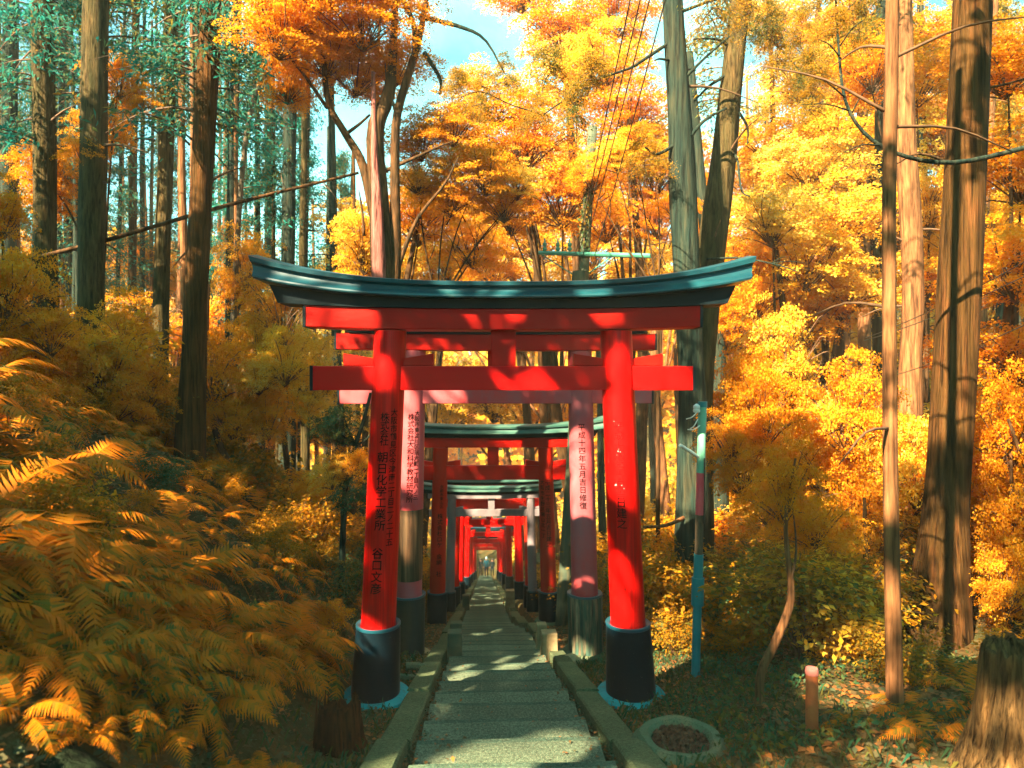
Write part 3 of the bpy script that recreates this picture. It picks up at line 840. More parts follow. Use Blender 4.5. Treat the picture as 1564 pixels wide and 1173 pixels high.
# ------------------------------------------------------------------ trees
def tree_trunk(root, pts, rad, mat, n=14, rough=0.10, ridges=4, name='trunk', res=22, seed=0.0):
    base = root.location
    P = spline([Vector(p) - base for p in pts], res)
    rr = np.interp(np.linspace(0, 1, res + 1), np.linspace(0, 1, len(rad)), rad)
    mb = MB(); mb.tube(P, rr, n, rough=rough, ridges=ridges, seed=seed)
    return mb.build(name, mat, root, angle=None)

def limb(root, pts, r0, r1, mat, n=7, res=10, name='branch'):
    base = root.location
    P = spline([Vector(p) - base for p in pts], res)
    mb = MB(); mb.tube(P, [r0 + (r1 - r0) * i / res for i in range(res + 1)], n, rough=0.12, seed=pts[0][0])
    return mb.build(name, mat, root, angle=None)

def crown(root, pos, scale, kind, rz=None, name='crown', twigs=True, store=None):
    """a mass of foliage hung on its tree; pos in world coordinates"""
    lst = (store or CROWN)[kind]
    me, tw = lst[random.randrange(len(lst))]
    o = link(name, me, None, root, Vector(pos) - root.location)
    a = random.uniform(0, 6.28) if rz is None else rz
    o.rotation_euler = (random.uniform(-.12, .12), random.uniform(-.12, .12), a)
    o.scale = (scale, scale, scale) if not isinstance(scale, (tuple, list)) else scale
    LEAFY.append(o)
    if twigs and tw:
        t = link('twigs', tw, M['twig'], o); t['kind'] = 'stuff'
    return o

def gpt(px, Y, dz=-0.15):
    x = (px - 782) / 1000.0 * Y
    return Vector((x, Y, ground(x, Y) + dz))

def ext(p, q, k):
    return q + (q - p) * k

def pole_tree(name, label, base_px, Y, mids, r0, r1, mat, crowns=(), group=None, flare=1.5, cat='tree', n=14, topz=None, stubs=0, rough=0.10, ridges=4):
    """tree whose trunk passes through photo pixels mids (bottom to top) at distance Y"""
    b = gpt(base_px, Y)
    root = empty(name, b); tag(root, label, cat, group)
    pts = [b] + [at(x, y, Y) for (x, y) in mids]
    d = (pts[-1] - pts[-2]).normalized()
    L = (topz if topz else 6.0)
    pts.append(pts[-1] + d * L)
    tree_trunk(root, pts, [r0 * flare, r0 * 1.02, r0, (r0 + r1) / 2, r1], mat, n=n, seed=base_px * 0.1, rough=rough, ridges=ridges)
    rr_ = random.Random(int(base_px * 7 + Y))
    for s in range(stubs):
        t = rr_.uniform(0.3, 0.95)
        i = int(t * (len(pts) - 1)); f = t * (len(pts) - 1) - i
        p = pts[i].lerp(pts[i + 1], f)
        a = rr_.uniform(0, 6.28); l = rr_.uniform(0.4, 1.3)
        e = p + Vector((math.cos(a) * l, math.sin(a) * l * .6, rr_.uniform(-0.25, 0.5) * l))
        limb(root, [p, p.lerp(e, .5) + Vector((0, 0, .08 * l)), e], r1 * 0.16 + 0.008, 0.004, M['twig'], 5, 6)
    for c in crowns:
        px, py, yy, sc_, kind = c[:5]
        pos = at(px, py, yy)
        # limb from the trunk to the foliage
        z = pos.z - 0.9 * (sc_ if not isinstance(sc_, tuple) else sc_[2])
        best = min(pts, key=lambda p: abs(p.z - (z - 0.5)))
        if kind not in ('cedar', 'olive'):
            e = pos - Vector((0, 0, 0.8 * (sc_ if not isinstance(sc_, tuple) else sc_[2])))
            limb(root, [best, best.lerp(e, .5) + Vector((0, 0, .15)), e], max(0.012, r1 * 0.5), 0.010, mat, 6, 8)
        crown(root, pos, sc_, kind)
    return root

LG = 'tall cedars of the forest on the left bank'
def cedar_top(root, z0, scale, kind='cedar'):
    p = root.location
    return crown(root, (p.x, p.y, z0), scale, kind)

# left forest, from the photo
lt = [
 ('thick olive trunk second from the left edge among the front cedars', 72, 13.0, [(70, 400), (65, 0)], 0.20, 0.17, 'bark_left'),
 ('thickest left cedar trunk, passing in front of the slanting log', 137, 12.0, [(140, 380), (147, 0)], 0.215, 0.18, 'bark_left'),
 ('dark trunk with its foot showing above the ferns left of the tall near trunk', 238, 14.0, [(250, 330), (262, 0)], 0.15, 0.13, 'bark_left'),
 ('near trunk with a leaning foot standing deepest in the ferns', 289, 11.0, [(302, 400), (323, 0)], 0.175, 0.16, 'bark_cedar'),
 ('slim teal trunk right of the near leaning trunk', 350, 17.0, [(352, 400), (362, 0)], 0.12, 0.10, 'bark_teal'),
 ('dark teal trunk at the far left edge', 10, 18.0, [(12, 400), (17, 0)], 0.19, 0.16, 'bark_teal'),
 ('straight trunk left of the big gate, behind the lintel tip', 438, 19.0, [(440, 400), (446, 0)], 0.19, 0.16, 'bark_teal'),
 ('slim dark trunk between the lintel tip and the maple', 462, 22.0, [(464, 400), (470, 0)], 0.14, 0.12, 'bark_teal'),
 ('thin trunk between the two thick olive trunks', 106, 22.0, [(104, 330), (95, 0)], 0.13, 0.12, 'bark_teal'),
 ('thin pale edged trunk right of the thickest cedar', 200, 24.0, [(203, 300), (208, 0)], 0.13, 0.11, 'bark_cedar'),
 ('thin dark trunk right behind the near leaning trunk', 410, 24.0, [(411, 400), (413, 0)], 0.17, 0.14, 'bark_teal'),
 ('thin trunk just left of the near leaning trunk', 296, 24.0, [(298, 300), (300, 0)], 0.12, 0.10, 'bark_cedar'),
]
for i, (lab, bx, Y, mids, r0, r1, m) in enumerate(lt):
    rt = pole_tree('cedar_tree', lab, bx, Y, mids, r0, r1, M[m], group=LG, stubs=5, n=18 if Y < 15 else 12, topz=5.0)
    zt = at(0, 0, Y).z
    if i in (1, 4, 6, 8, 11): continue
    cedar_top(rt, max(zt - 3.2, rt.location.z + 5.5), random.uniform(0.9, 1.2))
rt = pole_tree('leaning_sapling', 'thin bare sapling leaning right between the left cedars', 344, 15.0, [(372, 240), (414, 85)], 0.055, 0.03, M['dead_wood'], group=None, topz=1.5, n=8, stubs=3)
# long dead pole lying aslant against the left trunks
a, b = at(-40, 417, 12.6), at(548, 264, 13.6)
lg = empty('leaning_log', a); tag(lg, 'long thin dead log slanting across the left trunks', 'log')
tree_trunk(lg, [a, a.lerp(b, .33) + Vector((0, 0, -.03)), a.lerp(b, .66) + Vector((0, 0, .04)), b], [0.046, 0.042, 0.038, 0.030], M['bark_maple'], n=10, rough=0.15, ridges=0)
for f, dx, dz in ((0.28, .25, .5), (0.55, .3, .35), (0.8, -.15, .5), (0.9, .3, -.4)):
    p = a.lerp(b, f); limb(lg, [p, p + Vector((dx * .6, 0, dz * .5)), p + Vector((dx, .1, dz))], 0.018, 0.006, M['dead_wood'], 5, 6)

# the big maple behind the gate
mb_ = gpt(592, 11.2)
mp = empty('maple_tree', mb_); tag(mp, 'many stemmed maple with orange sprays rising behind the gate, left of centre', 'maple')
J = lambda x, y, d=11.2: at(x, y, d)
tree_trunk(mp, [mb_, J(592, 640), J(586, 430), J(578, 300), J(574, 200), J(592, 150), J(600, 90), J(606, -60)], [0.26, 0.22, 0.19, 0.17, 0.15, 0.11, 0.08, 0.04], M['bark_maple'], n=14, rough=0.16, ridges=4)
tree_trunk(mp, [J(578, 470, 11.05), J(579, 400, 11.0), J(576, 320, 11.0), J(572, 240, 11.05), J(570, 110, 11.1)], [0.12, 0.115, 0.10, 0.06, 0.03], M['bark_pink'], n=12, rough=0.2, ridges=5, name='peeled_stem')
tree_trunk(mp, [J(598, 470), J(604, 400), J(603, 260), J(606, 180), J(622, 120), J(640, 60), J(658, -40)], [0.11, 0.10, 0.085, 0.075, 0.07, 0.06, 0.03], M['bark_maple'], n=10, name='stem')
limb(mp, [J(634, 75), J(630, 30), J(604, -20)], 0.05, 0.03, M['bark_teal'])
limb(mp, [J(606, 175), J(592, 130), J(588, 95)], 0.03, 0.012, M['dead_wood'])
tree_trunk(mp, [J(572, 330), J(553, 250), J(528, 205), J(503, 160), J(495, 100), J(487, -30)], [0.09, 0.08, 0.065, 0.055, 0.045, 0.025], M['bark_maple'], n=10, name='stem')
limb(mp, [J(528, 205), J(548, 190), J(565, 175)], 0.035, 0.02, M['bark_maple'])
limb(mp, [J(500, 165), J(465, 115), J(440, 80), J(430, 20)], 0.035, 0.012, M['bark_maple'])
limb(mp, [J(586, 262), J(640, 238), J(670, 224), J(692, 216)], 0.035, 0.012, M['bark_maple'])
limb(mp, [J(648, 80), J(672, 120), J(672, 145)], 0.04, 0.02, M['bark_teal'])
limb(mp, [J(640, 25), J(700, 40), J(740, 60), J(770, 110)], 0.045, 0.012, M['bark_teal'])
limb(mp, [J(604, 420), J(618, 380), J(640, 330), J(680, 280), J(700, 240)], 0.05, 0.014, M['bark_maple'])
limb(mp, [J(556, 360), J(553, 320), J(548, 290)], 0.03, 0.01, M['bark_maple'])
for (px, py, yy, s_) in ((430, 45, 10.6, .55), (500, 70, 11.4, .62), (560, 30, 10.8, .6), (470, 10, 11.0, .55), (540, 110, 11.6, .5), (600, 100, 11.9, .5), (690, 185, 11.6, .50), (640, 210, 12.0, .5), (740, 260, 12.2, .55), (690, 300, 12.4, .45), (440, 130, 11.8, .42), (590, -40, 11.5, .7), (500, -60, 10.4, .7)):
    crown(mp, at(px, py, yy), s_, 'maple')

# twin trunks right of centre, behind the gate
rt = pole_tree('cedar_tree', 'left of the twin trunks rising behind the right pillar, with drooping boughs', 1058, 10.0, [(1058, 640), (1049, 420), (1040, 220), (1027, 0)], 0.20, 0.12, M['bark_teal'], group=None, topz=4.0, stubs=4, n=18)
for pts, r0, r1 in (([(1042, 225), (1075, 185), (1110, 165)], .035, .015), ([(1036, 130), (1075, 90), (1115, 55)], .03, .012), ([(1040, 215), (1005, 235), (985, 225)], .03, .012), ([(1030, 60), (985, 90), (960, 105), (905, 125), (830, 175)], .03, .008), ([(1034, 95), (1010, 90), (1000, 92)], .025, .01), ([(1035, 20), (1075, 5), (1120, -10)], .03, .01)):
    limb(rt, [at(x, y, 10.0 - 0.2 * i) for i, (x, y) in enumerate(pts)], r0, r1, M['bark_teal'])
limb(rt, [at(830, 175, 9.4), at(780, 160, 9.3), at(735, 140, 9.2), at(700, 150, 9.2)], .01, .004, M['bark_teal'])
for (px, py, yy, s_) in ((735, 170, 9.2, .26), (770, 130, 9.3, .22), (700, 140, 9.3, .22), (820, 190, 9.3, .24), (985, 260, 9.6, .32), (905, 140, 9.0, .35), (880, 190, 9.2, .28), (840, 120, 9.2, .30), (1085, 30, 9.6, .40)):
    crown(rt, at(px, py, yy), s_, 'tuft')
limb(rt, [at(1050, 788, 9.9), at(1018, 802, 9.6), at(983, 805, 9.3)], .035, .018, M['bark_orange_lit'])
rt = pole_tree('cedar_tree', 'right of the twin trunks behind the gate, orange lit at its foot', 1060, 11.0, [(1066, 640), (1083, 420), (1107, 220), (1130, 0)], 0.22, 0.12, M['bark_left'], group=None, topz=4.0, stubs=4, n=18)
for pts, r0, r1 in (([(1118, 110), (1085, 130), (1060, 155)], .035, .012), ([(1112, 150), (1140, 190), (1142, 220)], .03, .010), ([(1125, 35), (1175, 60), (1210, 95), (1240, 130)], .03, .008), ([(1106, 235), (1125, 240), (1132, 290), (1145, 300)], .028, .010), ([(1120, 75), (1095, 60), (1060, 60)], .03, .01)):
    limb(rt, [at(x, y, 11.0 - 0.2 * i) for i, (x, y) in enumerate(pts)], r0, r1, M['bark_teal'])
for (px, py, yy, s_) in ((1190, 110, 10.4, .36), (1235, 150, 10.2, .32), (1180, 60, 10.4, .33), (1150, 20, 10.0, .35)):
    crown(rt, at(px, py, yy), s_, 'tuft')

limb(rt, [at(1080, 396, 10.8), at(1130, 394, 10.2), at(1185, 404, 9.8), at(1222, 416, 9.6)], .022, .006, M['bark_teal'])
for e in ((1205, 392), (1232, 402), (1215, 430)):
    limb(rt, [at(1178, 402, 9.85), at((1178 + e[0]) / 2, (402 + e[1]) / 2 - 3, 9.8), at(*e, 9.7)], .009, .003, M['bark_teal'], 5, 6)
# many stemmed young maples just beyond the gates
def fan(label, px, py, Y, ends, r0, mat):
    x = (px - 782) / 1000 * Y
    b = at(px, py, Y); b = Vector((x, Y, ground(x, Y) - .1)) if abs(x - pathx(Y)) > 1.6 else b
    rt = empty('young_maple', b); tag(rt, label, 'maple')
    f = at(px, py, Y)
    for (ex, ey) in ends:
        e = at(ex, ey, Y + random.uniform(-.7, .7))
        m = f.lerp(e, .5) + Vector((random.uniform(-.12, .12), 0, random.uniform(0, .2)))
        limb(rt, [b, b.lerp(f, .6), f, m, e], r0 * random.uniform(.7, 1.1), .006, M[mat], 6, 16, 'stem')
        for k in range(3):
            t_ = random.uniform(.35, .9); c = f.lerp(e, t_); d = Vector((random.uniform(-.5, .5), random.uniform(-.2, .2), random.uniform(.2, .7)))
            limb(rt, [c, c + d * .5 + Vector((.05, 0, 0)), c + d], r0 * .28, .003, M[mat], 5, 6)
        crown(rt, e + Vector((0, 0, .25)), random.uniform(.32, .45), random.choice(('maple', 'yellow')))
    return rt
fan('young maple of many thin stems fanning out behind the crossarm pole', 1005, 470, 13.5, ((905, 285), (940, 255), (968, 230), (1000, 250), (1030, 330)), .05, 'bark_maple')
fan('slim stemmed maple spreading between the big maple and the wooden pole', 668, 470, 13.0, ((640, 290), (690, 265), (735, 265), (768, 330), (790, 300)), .05, 'bark_maple')
x = (520 - 782) / 1000 * 9.6
b = Vector((x, 9.6, ground(x, 9.6) - .1))
rt = empty('dark_sapling', b); tag(rt, 'dark twisted evergreen sapling just left of the nearest gate', 'sapling')
limb(rt, [b, at(527, 750, 9.6), at(540, 690, 9.6), at(556, 640, 9.6), at(566, 600, 9.6)], .05, .02, M['bark_teal'], 8, 14, 'trunk')
for e in ((496, 660), (505, 640), (575, 650), (520, 620)):
    limb(rt, [at(544, 680, 9.6), at((544 + e[0]) / 2, (680 + e[1]) / 2 + 6, 9.55), at(*e, 9.5)], .022, .005, M['bark_teal'], 6, 8)
for (px, py, s_, k_) in ((512, 650, .22, 'green'), (545, 705, .24, 'maple'), (505, 720, .2, 'yellow'), (540, 755, .22, 'green')):
    crown(rt, at(px, py, 9.5), (s_, s_, s_ * 1.5), k_)

# right hand trees
rt = pole_tree('young_cedar', 'slender orange lit trunk standing on the right, nearer than the big trunk', 1367, 4.7, [(1363, 900), (1358, 560), (1358, 300), (1363, 0)], 0.047, 0.038, M['bark_orange_lit'], topz=3.0, flare=1.25, n=20, rough=0.13, ridges=5, stubs=7)
rt = pole_tree('cedar_tree', 'big ribbed trunk with a flared foot at the right edge', 1428, 7.1, [(1446, 760), (1466, 420), (1486, 0)], 0.205, 0.165, M['bark_cedar'], topz=6.0, flare=1.7, n=72, rough=0.045, ridges=11, stubs=0)
for pts in ([(1455, 250), (1405, 235), (1370, 250)], [(1475, 140), (1530, 130), (1600, 110)]):
    limb(rt, [at(x, y, 7.1 - .1 * i) for i, (x, y) in enumerate(pts)], .02, .006, M['bark_maple'])
cedar_top(rt, 6.3, 1.0, 'olive')
rt = pole_tree('cedar_tree', 'bright sunlit trunk between the slender one and the big right trunk', 1388, 11.5, [(1390, 600), (1394, 420), (1383, 200), (1378, 0)], 0.17, 0.13, M['bark_orange_lit'], topz=4.0, stubs=4, n=16)
cedar_top(rt, 8.6, 0.9, 'olive')
rt = pole_tree('cedar_tree', 'greenish trunk just left of the slender orange trunk', 1343, 15.0, [(1343, 600), (1344, 400), (1346, 150)], 0.15, 0.11, M['bark_teal'], topz=6.0, stubs=4, n=12)
cedar_top(rt, 9.0, 1.0, 'olive')
rt = pole_tree('cedar_tree', 'pale trunk deep in the yellow foliage on the right', 1322, 19.0, [(1321, 600), (1318, 300)], 0.17, 0.13, M['bark_orange_lit'], topz=9.0, stubs=5, n=12)
rt = pole_tree('cedar_tree', 'thin pale trunk left of the one deep in the yellow foliage', 1292, 22.0, [(1293, 500), (1296, 330)], 0.12, 0.09, M['bark_orange_lit'], topz=8.0, stubs=6, n=10)
rt = pole_tree('cedar_tree', 'short leaning trunk right of the twin trunks', 1102, 15.0, [(1098, 560), (1090, 480)], 0.15, 0.12, M['bark_teal'], topz=6.0, stubs=2, n=12)
cedar_top(rt, 7.5, .9, 'olive')
# tree off to the right whose long bough sweeps across
b = gpt(1700, 6.2)
rt = empty('cedar_tree', b); tag(rt, 'tree at the right edge whose long dark bough sags across the big trunk', 'tree')
tree_trunk(rt, [b, at(1700, 400, 6.2), at(1690, -300, 6.2)], [.25, .2, .15], M['bark_cedar'])
limb(rt, [at(1695, 190, 6.2), at(1564, 226, 6.1), at(1460, 248, 5.9), at(1380, 238, 5.8), at(1322, 205, 5.8), at(1290, 150, 5.8), at(1280, 60, 5.9), at(1276, -10, 6.0)], .026, .008, M['bark_teal'], 8, 24)
for (a_, b_) in (((1300, 170), (1225, 160)), ((1292, 150), (1235, 115)), ((1345, 222), (1290, 232)), ((1285, 90), (1250, 60)), ((1300, 175), (1330, 130)), ((1283, 70), (1320, 30))):
    limb(rt, [at(*a_, 5.8), at((a_[0] + b_[0]) / 2, (a_[1] + b_[1]) / 2 - 6, 5.7), at(*b_, 5.6)], .008, .003, M['bark_teal'], 5, 6)
for (px, py, yy, s_) in ((1240, 120, 5.7, .17), (1275, 60, 5.9, .18), (1255, 20, 6.0, .2), (1240, 175, 5.7, .15), (1310, 60, 6.0, .18), (1300, 0, 6.0, .22), (1225, 60, 5.9, .15)):
    crown(rt, at(px, py, yy), s_, 'tuft')
# crooked sapling near the orange post
b = gpt(1160, 5.5)
rt = empty('crooked_sapling', b); tag(rt, 'crooked little tree bending right between the teal pole and the orange post', 'sapling')
tree_trunk(rt, [b, at(1162, 1030, 5.5), at(1180, 990, 5.5), at(1203, 935, 5.5), at(1208, 895, 5.5), at(1200, 800, 5.5), at(1215, 700, 5.5)], [.042, .034, .036, .034, .028, .016, .008], M['bark_orange_lit'], n=12)
limb(rt, [at(1206, 900, 5.5), at(1216, 840, 5.45), at(1210, 770, 5.4)], .013, .005, M['twig'])
crown(rt, at(1195, 740, 5.6), (.2, .2, .4), 'maple')
crown(rt, at(1240, 800, 5.9), .26, 'maple')

# maples and yellow trees filling the background over the gates
def bg_tree(label, Y, crowns, base_px, r0, mat, group, name='maple_tree', cat='maple', n=9):
    bx = (base_px - 782) / 1000 * Y; u = bx - pathx(Y)
    if abs(u) < 2.6: bx = pathx(Y) + (2.6 if u >= 0 else -2.6)
    b = Vector((bx, Y, ground(bx, Y) - .15))
    rt = empty(name, b); tag(rt, label, cat, group)
    top = at(crowns[0][0], crowns[0][1], Y)
    mid = b.lerp(top, .5) + Vector((random.uniform(-.4, .4), 0, 0))
    tree_trunk(rt, [b, mid, top], [r0 * 1.3, r0, r0 * .35], M[mat], n=n, res=12)
    for (px, py, s_, k) in crowns:
        p = at(px, py, Y + random.uniform(-.8, .8))
        st = b.lerp(top, .45)
        limb(rt, [st, st.lerp(p, .5) + Vector((0, 0, .3)), p - Vector((0, 0, .6 * s_))], r0 * .45, .012, M[mat], 6, 8)
        crown(rt, p, s_ if s_ > .65 else (s_ * .9, s_ * .9, s_ * 1.7), k)
        if s_ <= .65: crown(rt, p + Vector((random.uniform(-.5, .5), random.uniform(-.4, .4), random.uniform(-.9, -.4))), (s_ * .7, s_ * .7, s_), k)
    return rt
G1 = 'autumn maples behind the gates'
bgl = [
 (15, [(640, 330, .8, 'maple'), (560, 360, .6, 'yellow'), (720, 370, .7, 'maple')], 650, .13, 'bark_maple'),
 (17, [(800, 220, 1.0, 'maple'), (860, 300, .9, 'maple'), (760, 150, .8, 'yellow'), (780, 320, .8, 'maple')], 815, .15, 'bark_maple'),
 (19, [(960, 170, 1.0, 'maple'), (1000, 260, 1.0, 'maple'), (920, 90, .9, 'yellow'), (930, 330, .9, 'maple')], 968, .16, 'bark_maple'),
 (22, [(860, 40, 1.2, 'maple'), (940, 20, 1.0, 'maple'), (800, -20, 1.0, 'maple'), (880, 120, 1.1, 'yellow')], 900, .18, 'bark_maple'),
 (24, [(820, 360, 1.2, 'yellow'), (900, 390, 1.1, 'yellow'), (750, 400, 1.0, 'maple'), (980, 400, 1.0, 'yellow')], 840, .15, 'bark_orange_lit'),
 (27, [(690, 400, 1.2, 'yellow'), (610, 410, 1.2, 'yellow'), (540, 400, 1.1, 'yellow'), (660, 300, 1.3, 'maple')], 640, .18, 'bark_maple'),
 (30, [(1000, 330, 1.4, 'maple'), (1060, 280, 1.3, 'maple'), (1010, 220, 1.3, 'yellow'), (1080, 370, 1.4, 'yellow')], 1020, .2, 'bark_orange_lit'),
 (34, [(880, 470, 1.7, 'yellow'), (780, 500, 1.6, 'yellow'), (970, 490, 1.7, 'yellow'), (690, 480, 1.6, 'yellow')], 860, .2, 'bark_orange_lit'),
 (33, [(760, 240, 1.6, 'maple'), (700, 330, 1.5, 'yellow'), (840, 240, 1.6, 'yellow'), (770, 330, 1.5, 'maple')], 770, .2, 'bark_maple'),
 (38, [(560, 480, 1.8, 'yellow'), (480, 520, 1.8, 'yellow'), (640, 560, 1.8, 'yellow')], 560, .2, 'bark_orange_lit'),
 (42, [(760, 600, 2.2, 'yellow'), (860, 620, 2.2, 'maple'), (680, 620, 2.0, 'yellow'), (960, 600, 2.2, 'yellow')], 800, .25, 'bark_orange_lit'),
 (44, [(820, 420, 2.2, 'yellow'), (920, 330, 2.2, 'maple'), (720, 420, 2.2, 'yellow'), (620, 380, 2.0, 'yellow')], 800, .25, 'bark_maple'),
 (48, [(1000, 480, 2.4, 'yellow'), (1090, 440, 2.4, 'yellow'), (910, 250, 2.3, 'yellow'), (1040, 560, 2.4, 'maple')], 1000, .25, 'bark_maple'),
]
for (Y, cr, bx, r0, m) in bgl:
    bg_tree('autumn maple with orange and yellow sprays in the wood behind the gates', Y, cr, bx, r0, m, G1)
G2 = 'yellow leaved trees on the right hillside'
bgr = [
 (9, [(1160, 620, .42, 'maple'), (1230, 680, .45, 'yellow'), (1290, 620, .45, 'maple'), (1130, 700, .35, 'maple')], 1200, .05),
 (8, [(1320, 760, .38, 'maple'), (1400, 700, .4, 'yellow'), (1290, 830, .35, 'maple'), (1500, 720, .42, 'maple')], 1350, .05),
 (11, [(1200, 540, .55, 'yellow'), (1270, 600, .55, 'yellow'), (1130, 600, .5, 'maple'), (1330, 660, .55, 'maple')], 1240, .06),
 (7, [(1540, 640, .4, 'maple'), (1560, 790, .4, 'maple'), (1545, 880, .28, 'maple')], 1552, .04),
 (13, [(1180, 330, .7, 'yellow'), (1230, 400, .8, 'yellow'), (1150, 430, .6, 'maple')], 1190, .10),
 (15, [(1270, 330, .9, 'yellow'), (1300, 430, .8, 'yellow'), (1240, 250, .8, 'yellow'), (1220, 480, .8, 'maple')], 1255, .12),
 (14, [(1420, 420, .7, 'maple'), (1400, 120, .8, 'maple'), (1330, 100, .7, 'maple'), (1420, 300, .6, 'yellow')], 1410, .12),
 (12, [(1545, 400, .8, 'maple'), (1560, 250, .9, 'maple'), (1540, 90, .8, 'maple'), (1550, 530, .8, 'maple')], 1552, .12),
 (18, [(1180, 220, 1.0, 'yellow'), (1230, 120, 1.0, 'yellow'), (1280, 200, 1.0, 'yellow'), (1130, 380, .9, 'maple')], 1200, .15),
 (20, [(1330, 230, 1.1, 'yellow'), (1360, 340, 1.1, 'maple'), (1380, 60, 1.1, 'maple'), (1310, 40, 1.0, 'maple')], 1345, .15),
 (22, [(1430, 200, 1.1, 'maple'), (1470, 60, 1.2, 'yellow'), (1530, 180, 1.2, 'maple'), (1500, 330, 1.2, 'yellow')], 1480, .15),
 (25, [(1180, 450, 1.3, 'yellow'), (1260, 500, 1.4, 'yellow'), (1330, 460, 1.3, 'yellow'), (1110, 500, 1.2, 'maple')], 1230, .18),
 (28, [(1240, 330, 1.6, 'yellow'), (1160, 280, 1.5, 'yellow'), (1320, 300, 1.5, 'yellow'), (1260, 420, 1.5, 'yellow')], 1240, .18),
 (30, [(1420, 420, 1.6, 'yellow'), (1500, 460, 1.6, 'maple'), (1380, 520, 1.6, 'yellow'), (1560, 380, 1.6, 'maple')], 1450, .18),
 (26, [(1250, 60, 1.3, 'maple'), (1180, 20, 1.0, 'yellow'), (1320, 130, 1.3, 'yellow')], 1260, .18),
 (36, [(1150, 560, 2.0, 'yellow'), (1260, 580, 2.0, 'maple'), (1360, 600, 2.0, 'yellow'), (1460, 580, 2.0, 'maple')], 1300, .2),
 (40, [(1200, 400, 2.2, 'yellow'), (1310, 420, 2.2, 'yellow'), (1420, 330, 2.2, 'maple'), (1530, 330, 2.2, 'yellow')], 1350, .2),
 (40, [(1260, 230, 2.2, 'yellow'), (1360, 180, 2.2, 'maple'), (1480, 180, 2.2, 'yellow'), (1560, 100, 2.2, 'maple')], 1400, .2),
]
for (Y, cr, bx, r0) in bgr:
    bg_tree('yellow leaved tree among the sunlit foliage on the right hillside', Y, cr, bx, r0, 'bark_orange_lit' if Y > 20 else 'bark_maple', G2, 'autumn_tree', 'tree')
G3 = 'orange leaved young trees among the left trunks'
bgf = [
 (9, [(10, 430, .45, 'maple'), (40, 530, .5, 'maple'), (0, 320, .3, 'maple')], 12),
 (18, [(180, 500, .9, 'maple'), (110, 540, .9, 'maple'), (230, 470, .8, 'maple')], 170),
 (20, [(330, 500, .9, 'maple'), (270, 530, 1.0, 'maple'), (390, 470, .9, 'yellow')], 340),
 (26, [(210, 390, 1.1, 'maple'), (130, 420, 1.1, 'yellow'), (290, 430, 1.1, 'maple'), (60, 440, 1.1, 'maple')], 200),
 (28, [(400, 560, 1.5, 'yellow'), (330, 600, 1.4, 'maple'), (460, 600, 1.5, 'yellow'), (500, 460, 1.1, 'yellow')], 420),
 (34, [(150, 380, 1.7, 'yellow'), (250, 400, 1.7, 'maple'), (350, 400, 1.6, 'yellow'), (40, 400, 1.7, 'maple')], 250),
 (22, [(520, 560, 1.0, 'yellow'), (500, 640, 1.0, 'yellow'), (450, 660, .9, 'maple')], 505),
 (30, [(530, 340, 1.2, 'yellow'), (510, 420, 1.2, 'yellow'), (560, 460, 1.2, 'yellow')], 530),
 (10, [(60, 590, .5, 'maple'), (160, 560, .42, 'maple'), (10, 620, .5, 'maple')], 90),
 (12.5, [(330, 560, .5, 'maple'), (400, 600, .5, 'maple'), (270, 620, .45, 'maple'), (440, 540, .42, 'yellow')], 372),
 (15, [(430, 470, .6, 'maple'), (480, 560, .6, 'yellow'), (380, 400, .5, 'maple')], 450),
 (11, [(205, 590, .45, 'maple'), (190, 500, .4, 'maple')], 200),
 (13, [(150, 190, .40, 'maple'), (70, 255, .45, 'maple'), (180, 110, .35, 'maple')], 160),
]
for (Y, cr, bx) in bgf:
    bg_tree('young tree with orange leaves glowing among the left trunks', Y, cr, bx, .06, 'bark_maple', G3, 'young_tree', 'tree')

# cedars filling the left wood and the far wood (each its own trunk and crown)
TR = []
for i in range(4):
    mb = MB()
    H = 17.0
    pts = [Vector((0.12 * noise.noise(Vector((z * .2, i * 3.3, 0))), 0.12 * noise.noise(Vector((z * .2, 9, i * 2.0))), z)) for z in np.linspace(-.4, H, 18)]
    mb.tube(pts, list(np.linspace(.17, .07, 18)), 10, rough=.12, ridges=4, seed=i * 2.2)
    for q in range(9):
        z = random.uniform(2, 12); a = random.uniform(0, 6.28); l = random.uniform(.4, 1.2)
        p = Vector((0, 0, z)); e = Vector((math.cos(a) * l, math.sin(a) * l, z + random.uniform(-.2, .4) * l))
        mb.tube(spline([p, p.lerp(e, .5) + Vector((0, 0, .06)), e], 5), [.02, .017, .014, .011, .008, .004], 4, cap=False)
    TR.append(mb.mesh('cedar_trunk', True, None))
mats_tr = ['bark_teal', 'bark_left', 'bark_orange_lit', 'bark_cedar']
TRM = {}
for mi, mn in enumerate(mats_tr):
    for i in range(4):
        m_ = TR[i].copy(); m_.materials.append(M[mn]); TRM[(mn, i)] = m_
GW = {'l': ('slender cedar trunk deep in the left wood', 'slender cedars deep in the left wood'),
      'r': ('slender tree trunk in the wood on the right hillside', 'slender trunks in the wood on the right hillside'),
      'c': ('tall tree trunk in the far wood beyond the gates', 'tall trees in the far wood beyond the gates')}
placed = []
